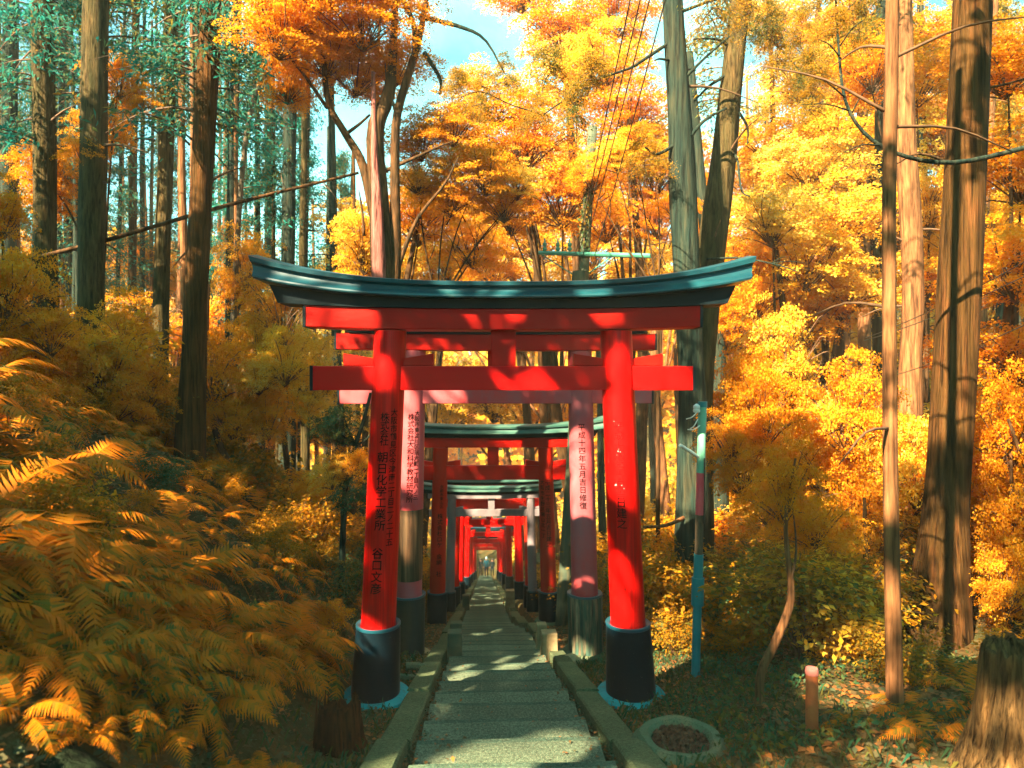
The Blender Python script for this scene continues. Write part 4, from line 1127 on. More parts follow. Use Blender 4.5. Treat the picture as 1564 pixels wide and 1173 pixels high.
def wood(px, Y, side, mat, cz, ck, sc_=1.0):
    bx = (px - 782) / 1000 * Y; u = bx - pathx(Y)
    if abs(u) < 3.0: bx = pathx(Y) + (3.0 if u >= 0 else -3.0)
    b = Vector((bx, Y, ground(bx, Y) - .15))
    rt = empty('cedar_tree', b, random.uniform(0, 6.28)); tag(rt, GW[side][0], 'tree', GW[side][1])
    s_ = sc_ * random.uniform(.75, 1.2)
    t = link('trunk', TRM[(mat, random.randrange(4))], None, rt); t.scale = (s_, s_, random.uniform(.95, 1.25))
    rt.rotation_euler = (random.uniform(-.03, .03), random.uniform(-.03, .03), random.uniform(0, 6.28))
    if ck:
        o = link('crown', CROWN[ck][random.randrange(len(CROWN[ck]))][0], None, rt, (0, 0, cz))
        o.scale = (random.uniform(.8, 1.15),) * 2 + (random.uniform(.85, 1.2),)
        o.rotation_euler = (0, 0, random.uniform(0, 6.28))
        LEAFY.append(o)
    return rt
r_ = random.Random(21)
xs_l = np.linspace(-120, 545, 74)
for i, px in enumerate(xs_l):
    Y = r_.choice((17, 20, 23, 26, 30, 35, 41)) + r_.uniform(-1.5, 1.5)
    wood(px + r_.uniform(-9, 9), Y, 'l', r_.choice(('bark_teal', 'bark_teal', 'bark_left', 'bark_orange_lit', 'bark_orange_lit')), r_.uniform(5.5, 10), 'cedar' if i % 4 == 0 else None, r_.uniform(.5, .85))
for px in np.linspace(1090, 1620, 20):
    Y = r_.choice((18, 22, 27, 33)) + r_.uniform(-2, 2)
    wood(px + r_.uniform(-12, 12), Y, 'r', r_.choice(('bark_orange_lit', 'bark_orange_lit', 'bark_teal', 'bark_cedar')), r_.uniform(7.5, 10), 'olive' if r_.random() < .6 else None, .9)
for px in np.linspace(480, 1160, 22):
    Y = r_.choice((30, 38, 46, 55, 64)) + r_.uniform(-3, 3)
    if abs(px - 742) < 95 and Y < 60: Y = 74
    wood(px + r_.uniform(-12, 12), Y, 'c', r_.choice(('bark_orange_lit', 'bark_teal', 'bark_cedar')), r_.uniform(8, 11), 'olive' if r_.random() < .35 else None, 1.1)

# far wood that closes the view
def far_mass():
    r = np.random.default_rng(5)
    cen = []
    for i in range(520):
        Y = r.uniform(70, 125); x = r.uniform(-95, 95) if i % 3 else r.uniform(-30, 30)
        h = r.uniform(2, 17)
        n = 110
        d = rand_unit(n, r); c = np.array([x, Y, ground(float(x), float(Y)) + h])
        cen.append(c + d * r.uniform(2.2, 4.2) * np.power(r.random((n, 1)), .4) * np.array([1, 1, 1.2]))
    cen = np.concatenate(cen); n = len(cen)
    s = r.uniform(.5, 1.1, n)
    return leaves_mesh('far_wood', cen, rand_unit(n, r) + np.array([0, -.4, .5]), rand_unit(n, r), s * 1.4, s, M['leaf_yellow'])
tag(link('far_wood', far_mass()), 'far wood closing the view behind all the trees', 'wood', kind='stuff')

# unseen canopy trees added beside and behind the viewpoint to shade path and bank
GC = 'unseen canopy trees added for shade beside the viewpoint'
rc = random.Random(17)
for (x, Y, z) in ((-4.2, -0.8, 7.6), (-7.4, 0.6, 8.6), (-6.4, -3.6, 8.8), (-10.6, -0.6, 9.6), (-12.6, 2.8, 9.4), (-9.6, -4.8, 10.0), (-2.4, -4.4, 8.0), (-14.6, -1.2, 11.0), (-5.6, 3.4, 8.2), (-9.4, 4.6, 9.0), (1.0, -0.9, 8.6), (-13.2, -5.4, 11.0), (2.6, 2.6, 9.0), (-14.5, 5.5, 10.6), (-11.6, 6.6, 9.8), (-17.2, 3.0, 11.6)):
    b = Vector((x if abs(x) > 2 else 2.4, Y, 0)); b.z = ground(b.x, b.y) - .2
    rt = empty('added_canopy_tree', b); tag(rt, 'unseen broad evergreen added to shade the path, beside the viewpoint', 'tree', GC)
    tree_trunk(rt, [b, Vector((x + .2, Y, z * .5)), Vector((x, Y, z + .6))], [.24, .2, .08], M['bark_left'], n=10, res=10)
    for (dx, dy, dz, sc_) in ((0, 0, 0, 1.2), (1.5, -.7, .7, .95), (-1.1, -1.2, .9, .9)):
        crown(rt, (x + dx + rc.uniform(-.3, .3), Y + dy + rc.uniform(-.3, .3), z + dz), sc_ * rc.uniform(.9, 1.1), 'green')

# ------------------------------------------------------------------ shrubs
SG = {'shrub': ('dense bush of orange and olive leaves in the undergrowth', 'orange and olive bushes of the undergrowth'),
      'green': ('dark evergreen bush in the undergrowth', 'dark evergreen bushes of the undergrowth'),
      'gold': ('golden leaved bush in the undergrowth', 'golden bushes of the undergrowth'),
      'orange': ('bright orange bush in the undergrowth', 'bright orange bushes of the undergrowth')}
def shrub(x, Y, kind, s_, dz=-.1, stems=True):
    me, st = SHRUB[kind][random.randrange(len(SHRUB[kind]))]
    rt = empty('bush', (x, Y, ground(x, Y) + dz), random.uniform(0, 6.28))
    tag(rt, SG[kind][0], 'bush', SG[kind][1])
    o = link('foliage', me, None, rt); o.scale = (s_, s_, s_ * random.uniform(.8, 1.15)); LEAFY.append(o)
    if stems:
        t = link('stems', st, M['twig'], rt); t.scale = o.scale; t['kind'] = 'stuff'
    return rt
r_ = random.Random(33)
pick = lambda: r_.choices(('shrub', 'green', 'gold', 'orange'), (.58, .10, .16, .16))[0]
# right side, dense
for i in range(105):
    Y = 6.6 + 22 * r_.random() ** 1.5
    u = 2.1 + (Y * .85) * r_.random() ** 1.1
    if Y < 8.5 and u < 3.1: continue
    k = pick() if Y < 11 else r_.choices(('shrub', 'green', 'gold', 'orange'), (.30, .12, .30, .28))[0]
    shrub(pathx(Y) + u, Y, k, r_.uniform(.55, 1.0) * (1 + Y * .025), stems=Y < 16)
# behind the right pillar close to the gates
for (u, Y, k, s_) in ((2.3, 8.6, 'shrub', .55), (2.6, 10.6, 'shrub', .8), (2.1, 12.5, 'shrub', .8), (2.2, 15.5, 'green', .8), (2.3, 18, 'shrub', .8), (2.2, 22, 'gold', .8), (2.1, 27, 'shrub', .8), (2.0, 33, 'green', .8), (2.9, 7.9, 'shrub', .45), (3.3, 6.6, 'orange', .4), (2.0, 40, 'shrub', 1.0), (2.0, 47, 'green', 1.0), (3.4, 5.6, 'shrub', .42), (4.3, 5.4, 'orange', .4)):
    shrub(pathx(Y) + u, Y, k, s_)
for (u, Y, s_) in ((-1.6, 72, 1.6), (0.2, 76, 1.8), (1.9, 73, 1.6), (-.8, 80, 2.2), (1.2, 82, 2.2), (0, 88, 2.8)):  # bushes added beyond the walkers to darken the pale path end
    shrub(pathx(Y) + u, Y, 'green', s_, stems=False)
# left side beyond the ferns
for i in range(60):
    Y = 10 + 22 * r_.random() ** 1.2
    u = 1.9 + (Y * .85) * r_.random()
    if Y < 13 and u < 4: continue
    k = r_.choices(('shrub', 'green', 'gold', 'orange'), (.42, .2, .08, .30))[0]
    shrub(pathx(Y) - u, Y, k, r_.uniform(.6, 1.1) * (1 + Y * .02), stems=Y < 16)
for (u, Y, k, s_) in ((2.2, 9.6, 'green', .62), (2.4, 12.0, 'green', .8), (2.1, 14, 'shrub', .7), (2.0, 16.5, 'shrub', .7), (2.0, 20, 'gold', .8), (2.0, 25, 'shrub', .8), (1.9, 31, 'green', .8), (1.9, 38, 'shrub', 1.0), (1.9, 45, 'shrub', 1.0), (3.0, 10.3, 'shrub', .8), (1.9, 11.2, 'shrub', .45)):
    shrub(pathx(Y) - u, Y, k, s_)

# ------------------------------------------------------------------ ferns on the bank
FR = []
rr = np.random.default_rng(3)
for i in range(6):
    FR.append(quads_mesh('frond', frond_quads(rr, 1.0, rr.uniform(.45, .95), npin=24), M['leaf_fern']))
def whole_fern(seed):
    r = np.random.default_rng(seed); q = []
    for k in range(9):
        f = get_quads(FR[r.integers(0, 6)]).astype(np.float64) * r.uniform(.7, 1.05)
        q.append(rotz(f, k * 6.283 / 9 + r.uniform(-.2, .2)))
    return quads_mesh('fern_fronds', np.concatenate(q), M['leaf_fern'])
WF = [whole_fern(i) for i in range(4)]
FG = 'ferns covering the left bank'
def fern(x, Y, s_, near, label='arching orange olive fern on the left bank', group=FG, dz=0.0, nf=9):
    z = ground(x, Y)
    a = (ground(x + .3, Y) - ground(x - .3, Y)) / .6
    rt = empty('fern', (x, Y, z + dz)); tag(rt, label, 'fern', group)
    rt.rotation_euler = (0, -math.atan(a) * .5, r_.uniform(0, .6))
    if near:
        for k in range(nf):
            o = link('frond', FR[r_.randrange(6)], None, rt)
            ss = s_ * r_.uniform(.7, 1.1)
            o.scale = (ss, ss, ss); o.rotation_euler = (r_.uniform(-.35, .35), r_.uniform(-.55, .25), k * 6.283 / nf + r_.uniform(-.45, .45))
    else:
        o = link('fronds', WF[r_.randrange(4)], None, rt); o.scale = (s_, s_, s_); o.rotation_euler = (0, 0, r_.uniform(0, 6.28))
    return rt
nf_ = 0
cand = []
for i in range(4000):
    Y = 2.6 + 11.5 * r_.random(); x = pathx(Y) - 1.75 - 8.5 * r_.random() ** 1.1
    px = 782 + 1000 * x / Y
    if px < -90 or px > 560: continue
    if Y < 3.35 and px > 130: continue
    if Y < 5.4 and x > -1.75: continue
    if (x + 1.27) ** 2 + (Y - 4.6) ** 2 < .85 ** 2: continue
    if Y < 3.0 and px > -20: continue
    if any((x - a) ** 2 + (Y - b) ** 2 < (0.31 + .026 * Y) ** 2 for a, b in cand): continue
    cand.append((x, Y))
    if len(cand) >= 255: break
cand.sort(key=lambda c: c[1])
for i, (x, Y) in enumerate(cand):
    fern(x, Y, r_.choice((.42, .55, .62, .7, .8, .92)) * r_.uniform(.9, 1.1), i < 110, nf=r_.choice((5, 6, 7, 8)))
for (px, Y, s_) in ((1425, 4.1, .40), (1390, 4.6, .36), (1500, 4.5, .5), (1475, 5.3, .5), (1560, 5.0, .55), (1300, 4.6, .3)):
    x = (px - 782) / 1000 * Y
    fern(x, Y, s_, True, 'small fern on the ground at the lower right', 'small ferns at the lower right', nf=7)
for (px, Y, s_) in ((-60, 3.3, .75), (10, 3.5, .7), (70, 3.7, .75), (-30, 4.0, .8), (130, 3.75, .62), (190, 3.7, .6), (250, 3.75, .62), (310, 3.9, .6), (160, 4.3, .8), (100, 4.6, .8), (40, 4.4, .75), (230, 4.4, .75), (300, 4.5, .7), (360, 4.6, .55), (-80, 3.0, .7), (60, 3.05, .55), (400, 5.4, .5), (380, 5.6, .7), (450, 6.2, .7), (200, 3.35, .45), (120, 3.3, .55)):
    x = (px - 782) / 1000 * Y
    fern(x, Y, s_, True, nf=r_.choice((8, 9, 10)))
for (px, Y, s_) in ((30, 2.75, .32), (120, 2.85, .30), (215, 2.95, .34), (270, 3.1, .3), (340, 3.5, .34), (400, 3.8, .36), (250, 3.4, .36), (180, 3.15, .34)):
    x = (px - 782) / 1000 * Y
    fern(x, Y, s_, True, 'small low fern in the bottom left corner', 'small low ferns in the bottom left corner', nf=7)
for i in range(46):      # leafy weeds and small bushes among the ferns
    Y = 3.6 + 9 * r_.random(); x = pathx(Y) - 1.9 - 6.5 * r_.random()
    px = 782 + 1000 * x / Y
    if px < -60 or px > 540 or (Y < 5.4 and x > -1.9): continue
    shrub(x, Y, r_.choice(('shrub', 'shrub', 'orange', 'green')), r_.uniform(.22, .42), dz=-.02, stems=False)
for i in range(26):      # taller bushes where the bank meets the trunks
    Y = 9.5 + 7 * r_.random(); px = r_.uniform(-40, 500); x = (px - 782) / 1000 * Y
    if x > pathx(Y) - 3.2 or (235 < px < 350 and Y < 11.6): continue
    shrub(x, Y, r_.choice(('shrub', 'shrub', 'shrub', 'orange')), r_.uniform(.6, 1.15), stems=False)
x, Y = (330 - 782) / 1000 * 3.3, 3.3
fern(x, Y, .5, True, 'pale green fern at the bottom edge, lower left', None, nf=8)

# low undergrowth that no one could count
def undergrowth(name, side, n, mat, seed):
    r = np.random.default_rng(seed); P = np.empty((n, 3)); k = 0
    while k < n:
        Y = 12.5 + 62 * r.random() ** 1.5; u = side * (2.3 + (2 + Y * .75) * r.random() ** 1.15)
        if side < 0 and Y < 15 and u > -4: continue
        d = noise.noise(Vector((u * .5, Y * .5, seed)))
        if d < -.25: continue
        x = pathx(Y) + u; hh = (.5 + 1.5 * max(0, d)) * (1 + Y * .012)
        P[k] = (x, Y, ground(x, Y) + hh * r.random() ** .7); k += 1
    s = (.035 + .0034 * P[:, 1]) * r.uniform(.6, 1.4, n)
    return link(name, leaves_mesh(name, P, r.normal(0, .6, (n, 3)) + np.array([0, -.2, .8]), rand_unit(n, r), s * 1.4, s * .9, M[mat], .1, .1))
tag(undergrowth('undergrowth', 1, 70000, 'leaf_yellow', 3), 'yellow undergrowth covering the right hillside', 'undergrowth', kind='stuff')
tag(undergrowth('undergrowth', -1, 60000, 'leaf_shrub', 4), 'orange brown undergrowth under the left trees', 'undergrowth', kind='stuff')

# ------------------------------------------------------------------ fallen leaves and ground plants (nobody could count them)
def scatter(name, n, fn, size, mat, up=0.9, lift=0.02, asp=.75, seed=1):
    r = random.Random(seed); P = []
    while len(P) < n:
        q = fn(r)
        if q is None: continue
        P.append((q[0], q[1], ground(q[0], q[1]) + r.uniform(0.004, lift)))
    P = np.array(P); g = np.random.default_rng(seed)
    s = size * g.uniform(.5, 1.5, n)
    return link(name, leaves_mesh(name, P, g.normal(0, 1 - up + .12, (n, 3)) + np.array([0, 0, up]), g.normal(0, 1, (n, 3)) * np.array([1, 1, .2]), s, s * asp, mat, .1, .1))
def f_side(r):
    Y = 2.4 + 17 * r.random() ** 1.6; s = r.choice((-1, 1, 1)); u = s * (0.98 + 4.5 * r.random() ** 1.3)
    return pathx(Y) + u, Y
tag(scatter('leaf_litter', 42000, f_side, .05, M['leaf_litter'], seed=4), 'fallen leaves lying beside the path', 'leaves', kind='stuff')
def path_leaves():
    r = random.Random(19); g = np.random.default_rng(19); P = []
    while len(P) < 620:
        Y = 3.6 + 22 * r.random() ** 1.5; e = r.random() ** .45
        x = pathx(Y) + r.choice((-1, 1)) * .66 * e
        k = math.floor(Y / TREAD)
        P.append((x, Y, pathz(k * TREAD + TREAD / 2) + .012 + r.uniform(0, .01)))
    P = np.array(P); n = len(P); z = .034 * g.uniform(.5, 1.5, n)
    return link('fallen_leaves', leaves_mesh('fallen_leaves', P, g.normal(0, .2, (n, 3)) + np.array([0, 0, 1]), g.normal(0, 1, (n, 3)) * np.array([1, 1, .1]), z, z * .6, M['leaf_litter'], .15, .1))
tag(path_leaves(), 'scattered dead leaves lying on the steps', 'leaves', kind='stuff')
def f_gc(r):
    Y = 4.3 + 12 * r.random() ** 1.5; u = 1.5 + 6 * r.random()
    if noise.noise(Vector((u * .9, Y * .9, 2))) < -.05: return None
    return pathx(Y) + u, Y
tag(scatter('ground_cover', 16000, f_gc, .05, M['leaf_green'], up=.5, lift=.10, asp=.5, seed=6), 'low green plants on the ground right of the path', 'ground cover', kind='stuff')
def f_gap(r):
    Y = 3.6 + 10 * r.random() ** 1.4; s = r.choice((-1, 1)); u = s * (.66 + .09 * r.random())
    return pathx(Y) + u, Y
def grit():
    r = random.Random(9); mb = MB()
    for i in range(2200):
        x, Y = f_gap(r); z = pathz(Y) - .01 + r.uniform(-.03, .05); q = r.uniform(.008, .022)
        p = [Vector((x, Y, z)) + Vector((r.uniform(-1, 1), r.uniform(-1, 1), r.uniform(-.6, .6))).normalized() * q for _ in range(4)]
        mb.add(p, [(0, 1, 2), (0, 2, 3), (0, 3, 1), (1, 3, 2)])
    return mb.build('grit', M['leaf_litter'], None, False)
tag(grit(), 'grit and crumbs between the steps and the kerb', 'grit', kind='stuff')
def f_grass(r):
    Y = 3.6 + 6 * r.random(); s = r.choice((-1, 1, 1)); u = s * (1.0 + 1.6 * r.random() ** 1.4)
    return pathx(Y) + u, Y
def grass():
    r = random.Random(12); n = 5200; v = np.empty((n, 4, 3))
    for i in range(n):
        x, Y = f_grass(r); z = ground(x, Y) - .005; h = r.uniform(.03, .11); a = r.uniform(0, 6.28); wd = r.uniform(.002, .005)
        d = np.array([math.cos(a), math.sin(a), 0]); sd = np.array([-d[1], d[0], 0]); p = np.array([x, Y, z])
        v[i] = [p - sd * wd, p + sd * wd, p + d * h * .35 + [0, 0, h * .9] + sd * wd * .5, p + d * h * .6 + [0, 0, h] - sd * wd * .2]
    return quads_mesh('grass', v, M['leaf_green'])
tag(link('grass', grass()), 'short grass blades by the kerbs', 'grass', kind='stuff')
# ------------------------------------------------------------------ small things along the path
def kblock(label, px0, px1, py_top, py_base, mat, name='stone_block', group='stone blocks set on the kerb'):
    pxc = (px0 + px1) / 2
    # solve the distance where the block stands on the kerb
    Y = 8.0
    for _ in range(30):
        zb = pathz(Y) + .11
        Y = Y * 0.5 + 0.5 * (CAM_Z - zb) / ((py_base - 586.5) / 1000.0)
    x = (pxc - 782) / 1000 * Y
    wd = (px1 - px0) / 1000 * Y; h = (py_base - py_top) / 1000 * Y * .96
    mb = MB(); mb.box((0, 0, h / 2 - .06), (wd, wd * .9, h + .12), taper=.94)
    o = mb.build(name, M[mat], None, smooth_=False)
    o.location = (x, Y, pathz(Y) + .11); o.rotation_euler = (0, 0, .08)
    bevel(o, .012, 2)
    tag(o, label, 'stone block', group)
    return o
kblock('dark mossy stone block on the left kerb, nearest of its row', 683, 706, 962, 995, 'stone_green')
kblock('mossy stone block on the left kerb just behind the nearest one', 687, 706, 949, 972, 'stone_green')
kblock('small stone block on the left kerb farther down by the third gate', 706, 717, 906, 927, 'stone_green')
kblock('ochre sunlit stone block on the right kerb beside the peeling collar', 826, 851, 963, 993, 'stone')
kblock('taller narrow stone block behind the ochre block on the right kerb', 819, 835, 950, 985, 'stone')
kblock('small stone block on the right kerb before the grey gate', 772, 786, 898, 926, 'stone')

# concrete ring of a former post, filled with dead leaves
Y = 4.78; x = (1040 - 782) / 1000 * Y
b = Vector((x, Y, ground(x, Y)))
rg = empty('concrete_ring', b); tag(rg, 'round concrete basin full of brown dead leaves beside the right kerb', 'basin')
mb = MB(); mb.lathe([(.40, -.15), (.37, .02), (.335, .10), (.285, .15), (.235, .145), (.205, .11), (.21, -.1)], n=64, wob=.09, seed=2.2, closed=True)
mb.build('wall', M['concrete'], rg)
mb = MB(); mb.lathe([(.214, .02), (.215, .085), (.12, .10), (.01, .105)], n=32, wob=.05)
mb.build('leaf_bed', M['litter_basin'], rg)
r_ = np.random.default_rng(8); n = 700
a_ = r_.uniform(0, 6.28, n); q_ = .20 * np.sqrt(r_.random(n))
P = np.stack([q_ * np.cos(a_), q_ * np.sin(a_), .10 + r_.uniform(0, .03, n)], 1)
M['leaf_brown'] = leaf_mat('brown_dead_leaf', [(0, (.22, .08, .035)), (.4, (.13, .05, .025)), (.7, (.07, .03, .016)), (1, (.12, .13, .07))], .1)
s_ = .032 * r_.uniform(.5, 1.5, n)
o = link('dead_leaves', leaves_mesh('dead_leaves', P, r_.normal(0, .5, (n, 3)) + np.array([0, 0, 1]), rand_unit(n, r_), s_, s_ * .6, M['leaf_brown'], .1, .1), None, rg); o['kind'] = 'stuff'
def rock(name, label, px, py, Y, d, mat, seed, cat='stone', flat=.7):
    p = at(px, py, Y); p.z = ground(p.x, Y)
    bm = bmesh.new(); bmesh.ops.create_icosphere(bm, subdivisions=3, radius=1)
    for v in bm.verts:
        k = 1 + .28 * noise.noise(v.co * 1.3 + Vector((seed, 0, 0))) + .10 * noise.noise(v.co * 3.1 + Vector((0, seed, 0)))
        v.co *= k; v.co.x *= d[0]; v.co.y *= d[1]; v.co.z *= d[2]
    me = bpy.data.meshes.new(name); bm.to_mesh(me); bm.free()
    me.polygons.foreach_set('use_smooth', [True] * len(me.polygons))
    o = link(name, me, M[mat]); o.location = p + Vector((0, 0, d[2] * .35)); tag(o, label, cat)
rock('stone', 'rough brownish stone wedged against the leaf filled basin', 968, 1112, 4.95, (.09, .08, .075), 'stone', 1.0)
rock('stone', 'pale orange stone at the foot of the peeling collar', 873, 1003, 9.0, (.14, .10, .12), 'stone', 4.0)
rock('stone', 'greenish half buried stone by the left kerb behind the first collar', 640, 1045, 6.9, (.10, .09, .05), 'concrete', 7.0)
rock('stone', 'ochre fallen stone left of the dark collar behind the first gate', 690, 935, 13.0, (.16, .14, .13), 'stone', 9.0)
Y = 8.0; x = (627 - 782) / 1000 * Y
rg = empty('half_ring', (x, Y, ground(x, Y))); tag(rg, 'broken concrete ring lying between the first two left pillars', 'concrete ring')
mb = MB(); pts = [(.20 * math.cos(t), .17 * math.sin(t), .05) for t in np.linspace(-2.2, 2.0, 22)]
mb.tube(pts, [.05] * 22, 8, rough=.1)
mb.build('arc', M['concrete'], rg)

# rotten stumps
def stump(label, px, Y, r, h, mat, seed, base_py=None, lean=(0, 0), jag=.35):
    x = (px - 782) / 1000 * Y
    b = Vector((x, Y, ground(x, Y) - .05))
    rt = empty('tree_stump', b); tag(rt, label, 'stump')
    n, m = 72, 26
    vs, fs = [], []
    top = []
    for k in range(n):
        a = 2 * math.pi * k / n
        t = noise.noise(Vector((math.cos(a) * 1.6 + seed, math.sin(a) * 1.6, seed))) * .6 + noise.noise(Vector((math.cos(a) * 5 + seed, math.sin(a) * 5, 3))) * .35 + noise.noise(Vector((math.cos(a) * 13, math.sin(a) * 13 + seed, 3))) * .2
        top.append(h * (1 - jag * .5 + jag * t))
    for i in range(m + 1):
        f = i / m
        for k in range(n):
            a = 2 * math.pi * k / n
            rr_ = r * (1.0 + .40 * (1 - f) ** 3) * (1 - .12 * f)
            ca, sa = math.cos(a), math.sin(a)
            g = .10 * noise.noise(Vector((ca * 4 + seed, sa * 4, f * .8))) + .07 * noise.noise(Vector((ca * 11 + seed, sa * 11, f * 1.2))) + .04 * noise.noise(Vector((ca * 24 + seed, sa * 24, f * 1.5)))
            rr_ *= 1 + g
            vs.append((rr_ * ca + lean[0] * f * h, rr_ * sa + lean[1] * f * h, top[k] * f))
        if i:
            o = (i - 1) * n
            for k in range(n): fs.append((o + k, o + (k + 1) % n, o + n + (k + 1) % n, o + n + k))
    # hollow, splintered inside
    o = m * n
    for j, (q, dz) in enumerate(((.80, -.02), (.62, -.22), (.30, -.36), (.02, -.40))):
        for k in range(n):
            p = vs[o + k]
            g = 1 + .12 * noise.noise(Vector((k * .7, j, seed)))
            vs.append((lean[0] * h + (p[0] - lean[0] * h) * q * g, lean[1] * h + (p[1] - lean[1] * h) * q * g, max(.05, p[2] + dz * h * (.8 + .4 * noise.noise(Vector((k * .3, seed, j)))))))
        bb = (m + j) * n
        for k in range(n): fs.append((bb + k, bb + (k + 1) % n, bb + n + (k + 1) % n, bb + n + k))
    mb = MB(); mb.add(vs, fs)
    mb.build('rotten_wood', M[mat], rt, angle=None)
    mb = MB(); r2 = random.Random(int(seed * 10))
    for q in range(26):
        a = r2.uniform(0, 6.28); rr_ = r * r2.uniform(.80, 1.02); hh = h * r2.uniform(.45, 1.02)
        p0 = Vector((math.cos(a) * rr_ * 1.06, math.sin(a) * rr_ * 1.06, hh * r2.uniform(.1, .5))); p1 = Vector((math.cos(a) * rr_ * .97 + lean[0] * h, math.sin(a) * rr_ * .97 + lean[1] * h, hh))
        mb.tube([p0, p0.lerp(p1, .5) * 1.0, p1], [.012 * r / .2, .014 * r / .2, .003], 5)
    mb.build('splinters', M[mat], rt, angle=None)
    return rt
stump('jagged reddish rotten stump left of the first black collar', 518, 4.8, .165, .46, 'stump', 1.7)
stump('tall grey brown broken stump at the lower right edge', 1550, 3.6, .21, .76, 'stump_b', 5.3, lean=(.06, 0), jag=.18)
# mossy fallen log in the corner
a, b = Vector((-2.9, 3.15, .22)), Vector((-1.55, 2.9, -.86))
a = at(-40, 1150, 2.75); b = at(190, 1290, 2.6)
lg = empty('fallen_log', a); tag(lg, 'dark mossy fallen log in the lower left corner', 'log')
tree_trunk(lg, [a + (a - b) * .3, a, a.lerp(b, .5), b, b + (b - a) * .25], [.21, .20, .19, .18, .17], M['log'], n=28, rough=.10, ridges=4)

# orange post
Y = 4.5; x = (1240 - 782) / 1000 * Y
b = Vector((x, Y, ground(x, Y) - .05))
rt = empty('marker_post', b); tag(rt, 'short orange post with a pink top on the right', 'post')
mb = MB(); mb.lathe([(.042, 0), (.040, .48), (.037, .49)], n=20); mb.build('post', M['post_orange'], rt)
mb = MB(); mb.lathe([(.044, .488), (.044, .515), (.038, .53), (.01, .535)], n=20); mb.build('top', M['post_top'], rt)

# teal pole with sleeve, insulator and stay arm
Y = 7.0
b = gpt(1062, Y, -.1); top = at(1073, 616, Y)
rt = empty('utility_pole', b); tag(rt, 'slim teal and green iron pole with a white insulator on the right', 'pole')
def seg(name, f0, f1, r, mat):
    mb = MB(); p, q = (top - b) * f0, (top - b) * f1
    mb.tube([p, q], [r, r], 18); return mb.build(name, M[mat], rt, angle=30)
H = top.z - b.z
fy = lambda py: (at(0, py, Y).z - b.z) / H
seg('lower_pipe', 0, fy(922), .046, 'teal_pipe')
seg('sleeve', fy(924), fy(882), .066, 'teal_pipe'); seg('upper_sleeve', fy(882), fy(846), .050, 'teal_pipe')
seg('middle_pipe', fy(846), fy(786), .043, 'dead_wood')
seg('sunlit_stretch', fy(786), fy(722), .044, 'sunlit_pink')  # pink-red stretch: sunlight on the pipe, painted as colour
seg('upper_pipe', fy(722), fy(620), .045, 'green_pipe')
mb = MB(); q = top - b; mb.tube([q - Vector((0, 0, .04)), q + Vector((0, 0, .02))], [.05, .05], 18); mb.build('cap', M['teal_pipe'], rt, angle=30)
ins = at(1064, 623, Y - .04) - b
mb = MB(); mb.lathe([(.02, -.05), (.036, -.045), (.038, -.02), (.028, -.012), (.036, -.004), (.036, .022), (.02, .035), (.008, .045)], tuple(ins), 16); mb.build('insulator', M['white'], rt)
mb = MB()
for (p, q) in (((1066, 640), (1054, 655)), ((1066, 628), (1048, 640)), ((1069, 650), (1050, 656))):
    mb.tube(spline([at(*p, Y - .05) - b, at((p[0] + q[0]) / 2, (p[1] + q[1]) / 2 + 3, Y - .08) - b, at(*q, Y - .05) - b], 8), [.006] * 9, 5)
mb.build('wire_ties', M['white'], rt)
mb = MB(); mb.tube([at(1070, 700, Y) - b, at(1055, 690, Y - .1) - b, at(1039, 680, Y - .2) - b], [.016, .018, .018], 10); mb.build('stay_arm', M['white'], rt)
mb = MB(); mb.tube(spline([at(1076, 700, Y - .05) - b, at(1076, 750, Y - .06) - b, at(1075, 800, Y - .05) - b], 8), [.008] * 9, 6); mb.build('cable', M['wire'], rt)

# wooden pole with green crossarm and wires
Y = 14.0
b = gpt(858, Y); top = at(905, 194, Y)
rt = empty('utility_pole', b); tag(rt, 'leaning wooden pole with a green crossarm and three insulators behind the gate', 'pole')
tree_trunk(rt, [b, b.lerp(top, .33), b.lerp(top, .66), top], [.15, .13, .115, .10], M['pole'], n=18, rough=.05, ridges=3, name='shaft')
p0, p1 = at(822, 386, Y - .12) - b, at(995, 391, Y - .12) - b
mb = MB(); mb.tube([p0, p1], [.045, .055], 8); mb.build('crossarm', M['arm_green'], rt, angle=30)
for px in (832, 852, 870):
    c = at(px, 386, Y - .12) - b
    mb = MB(); mb.lathe([(.02, .03), (.05, .06), (.05, .10), (.028, .12), (.045, .15), (.045, .20), (.02, .22), (.014, .30), (.004, .31)], tuple(c), 12); mb.build('insulator', M['arm_green'], rt)
for (x0, y0, x1, y1) in ((826, 388, 884, 425), (935, 391, 893, 422)):
    mb = MB(); mb.tube([at(x0, y0, Y - .12) - b, at(x1, y1, Y) - b], [.016, .016], 6); mb.build('brace', M['arm_green'], rt)
mb = MB(); mb.tube([at(886, 415, Y - .02) - b, at(885, 434, Y - .02) - b], [.16, .17], 14, rough=.15); mb.build('clamp', M['pole'], rt)
vine = [at(903, 235, Y - .13), at(900, 290, Y - .14), at(893, 330, Y - .15), at(892, 380, Y - .15)]
mb = MB(); mb.tube([p - b for p in spline(vine, 18)], [.018] * 19, 6, rough=.3); cr_ = mb.build('creeper', M['twig'], rt)
rv = np.random.default_rng(4); vp = np.array([list(p - b) for p in spline(vine, 60)])
P = vp[rv.integers(0, 61, 420)] + rv.normal(0, 1, (420, 3)) * np.array([.055, .04, .05]); sv_ = rv.uniform(.03, .07, 420)
link('leaves', leaves_mesh('creeper_leaves', P, rv.normal(0, .6, (420, 3)) + np.array([0, -.8, .3]), rv.normal(0, .5, (420, 3)) + np.array([0, 0, -1]), sv_ * 1.3, sv_, M['leaf_green'], .1, .1), None, cr_)['kind'] = 'stuff'
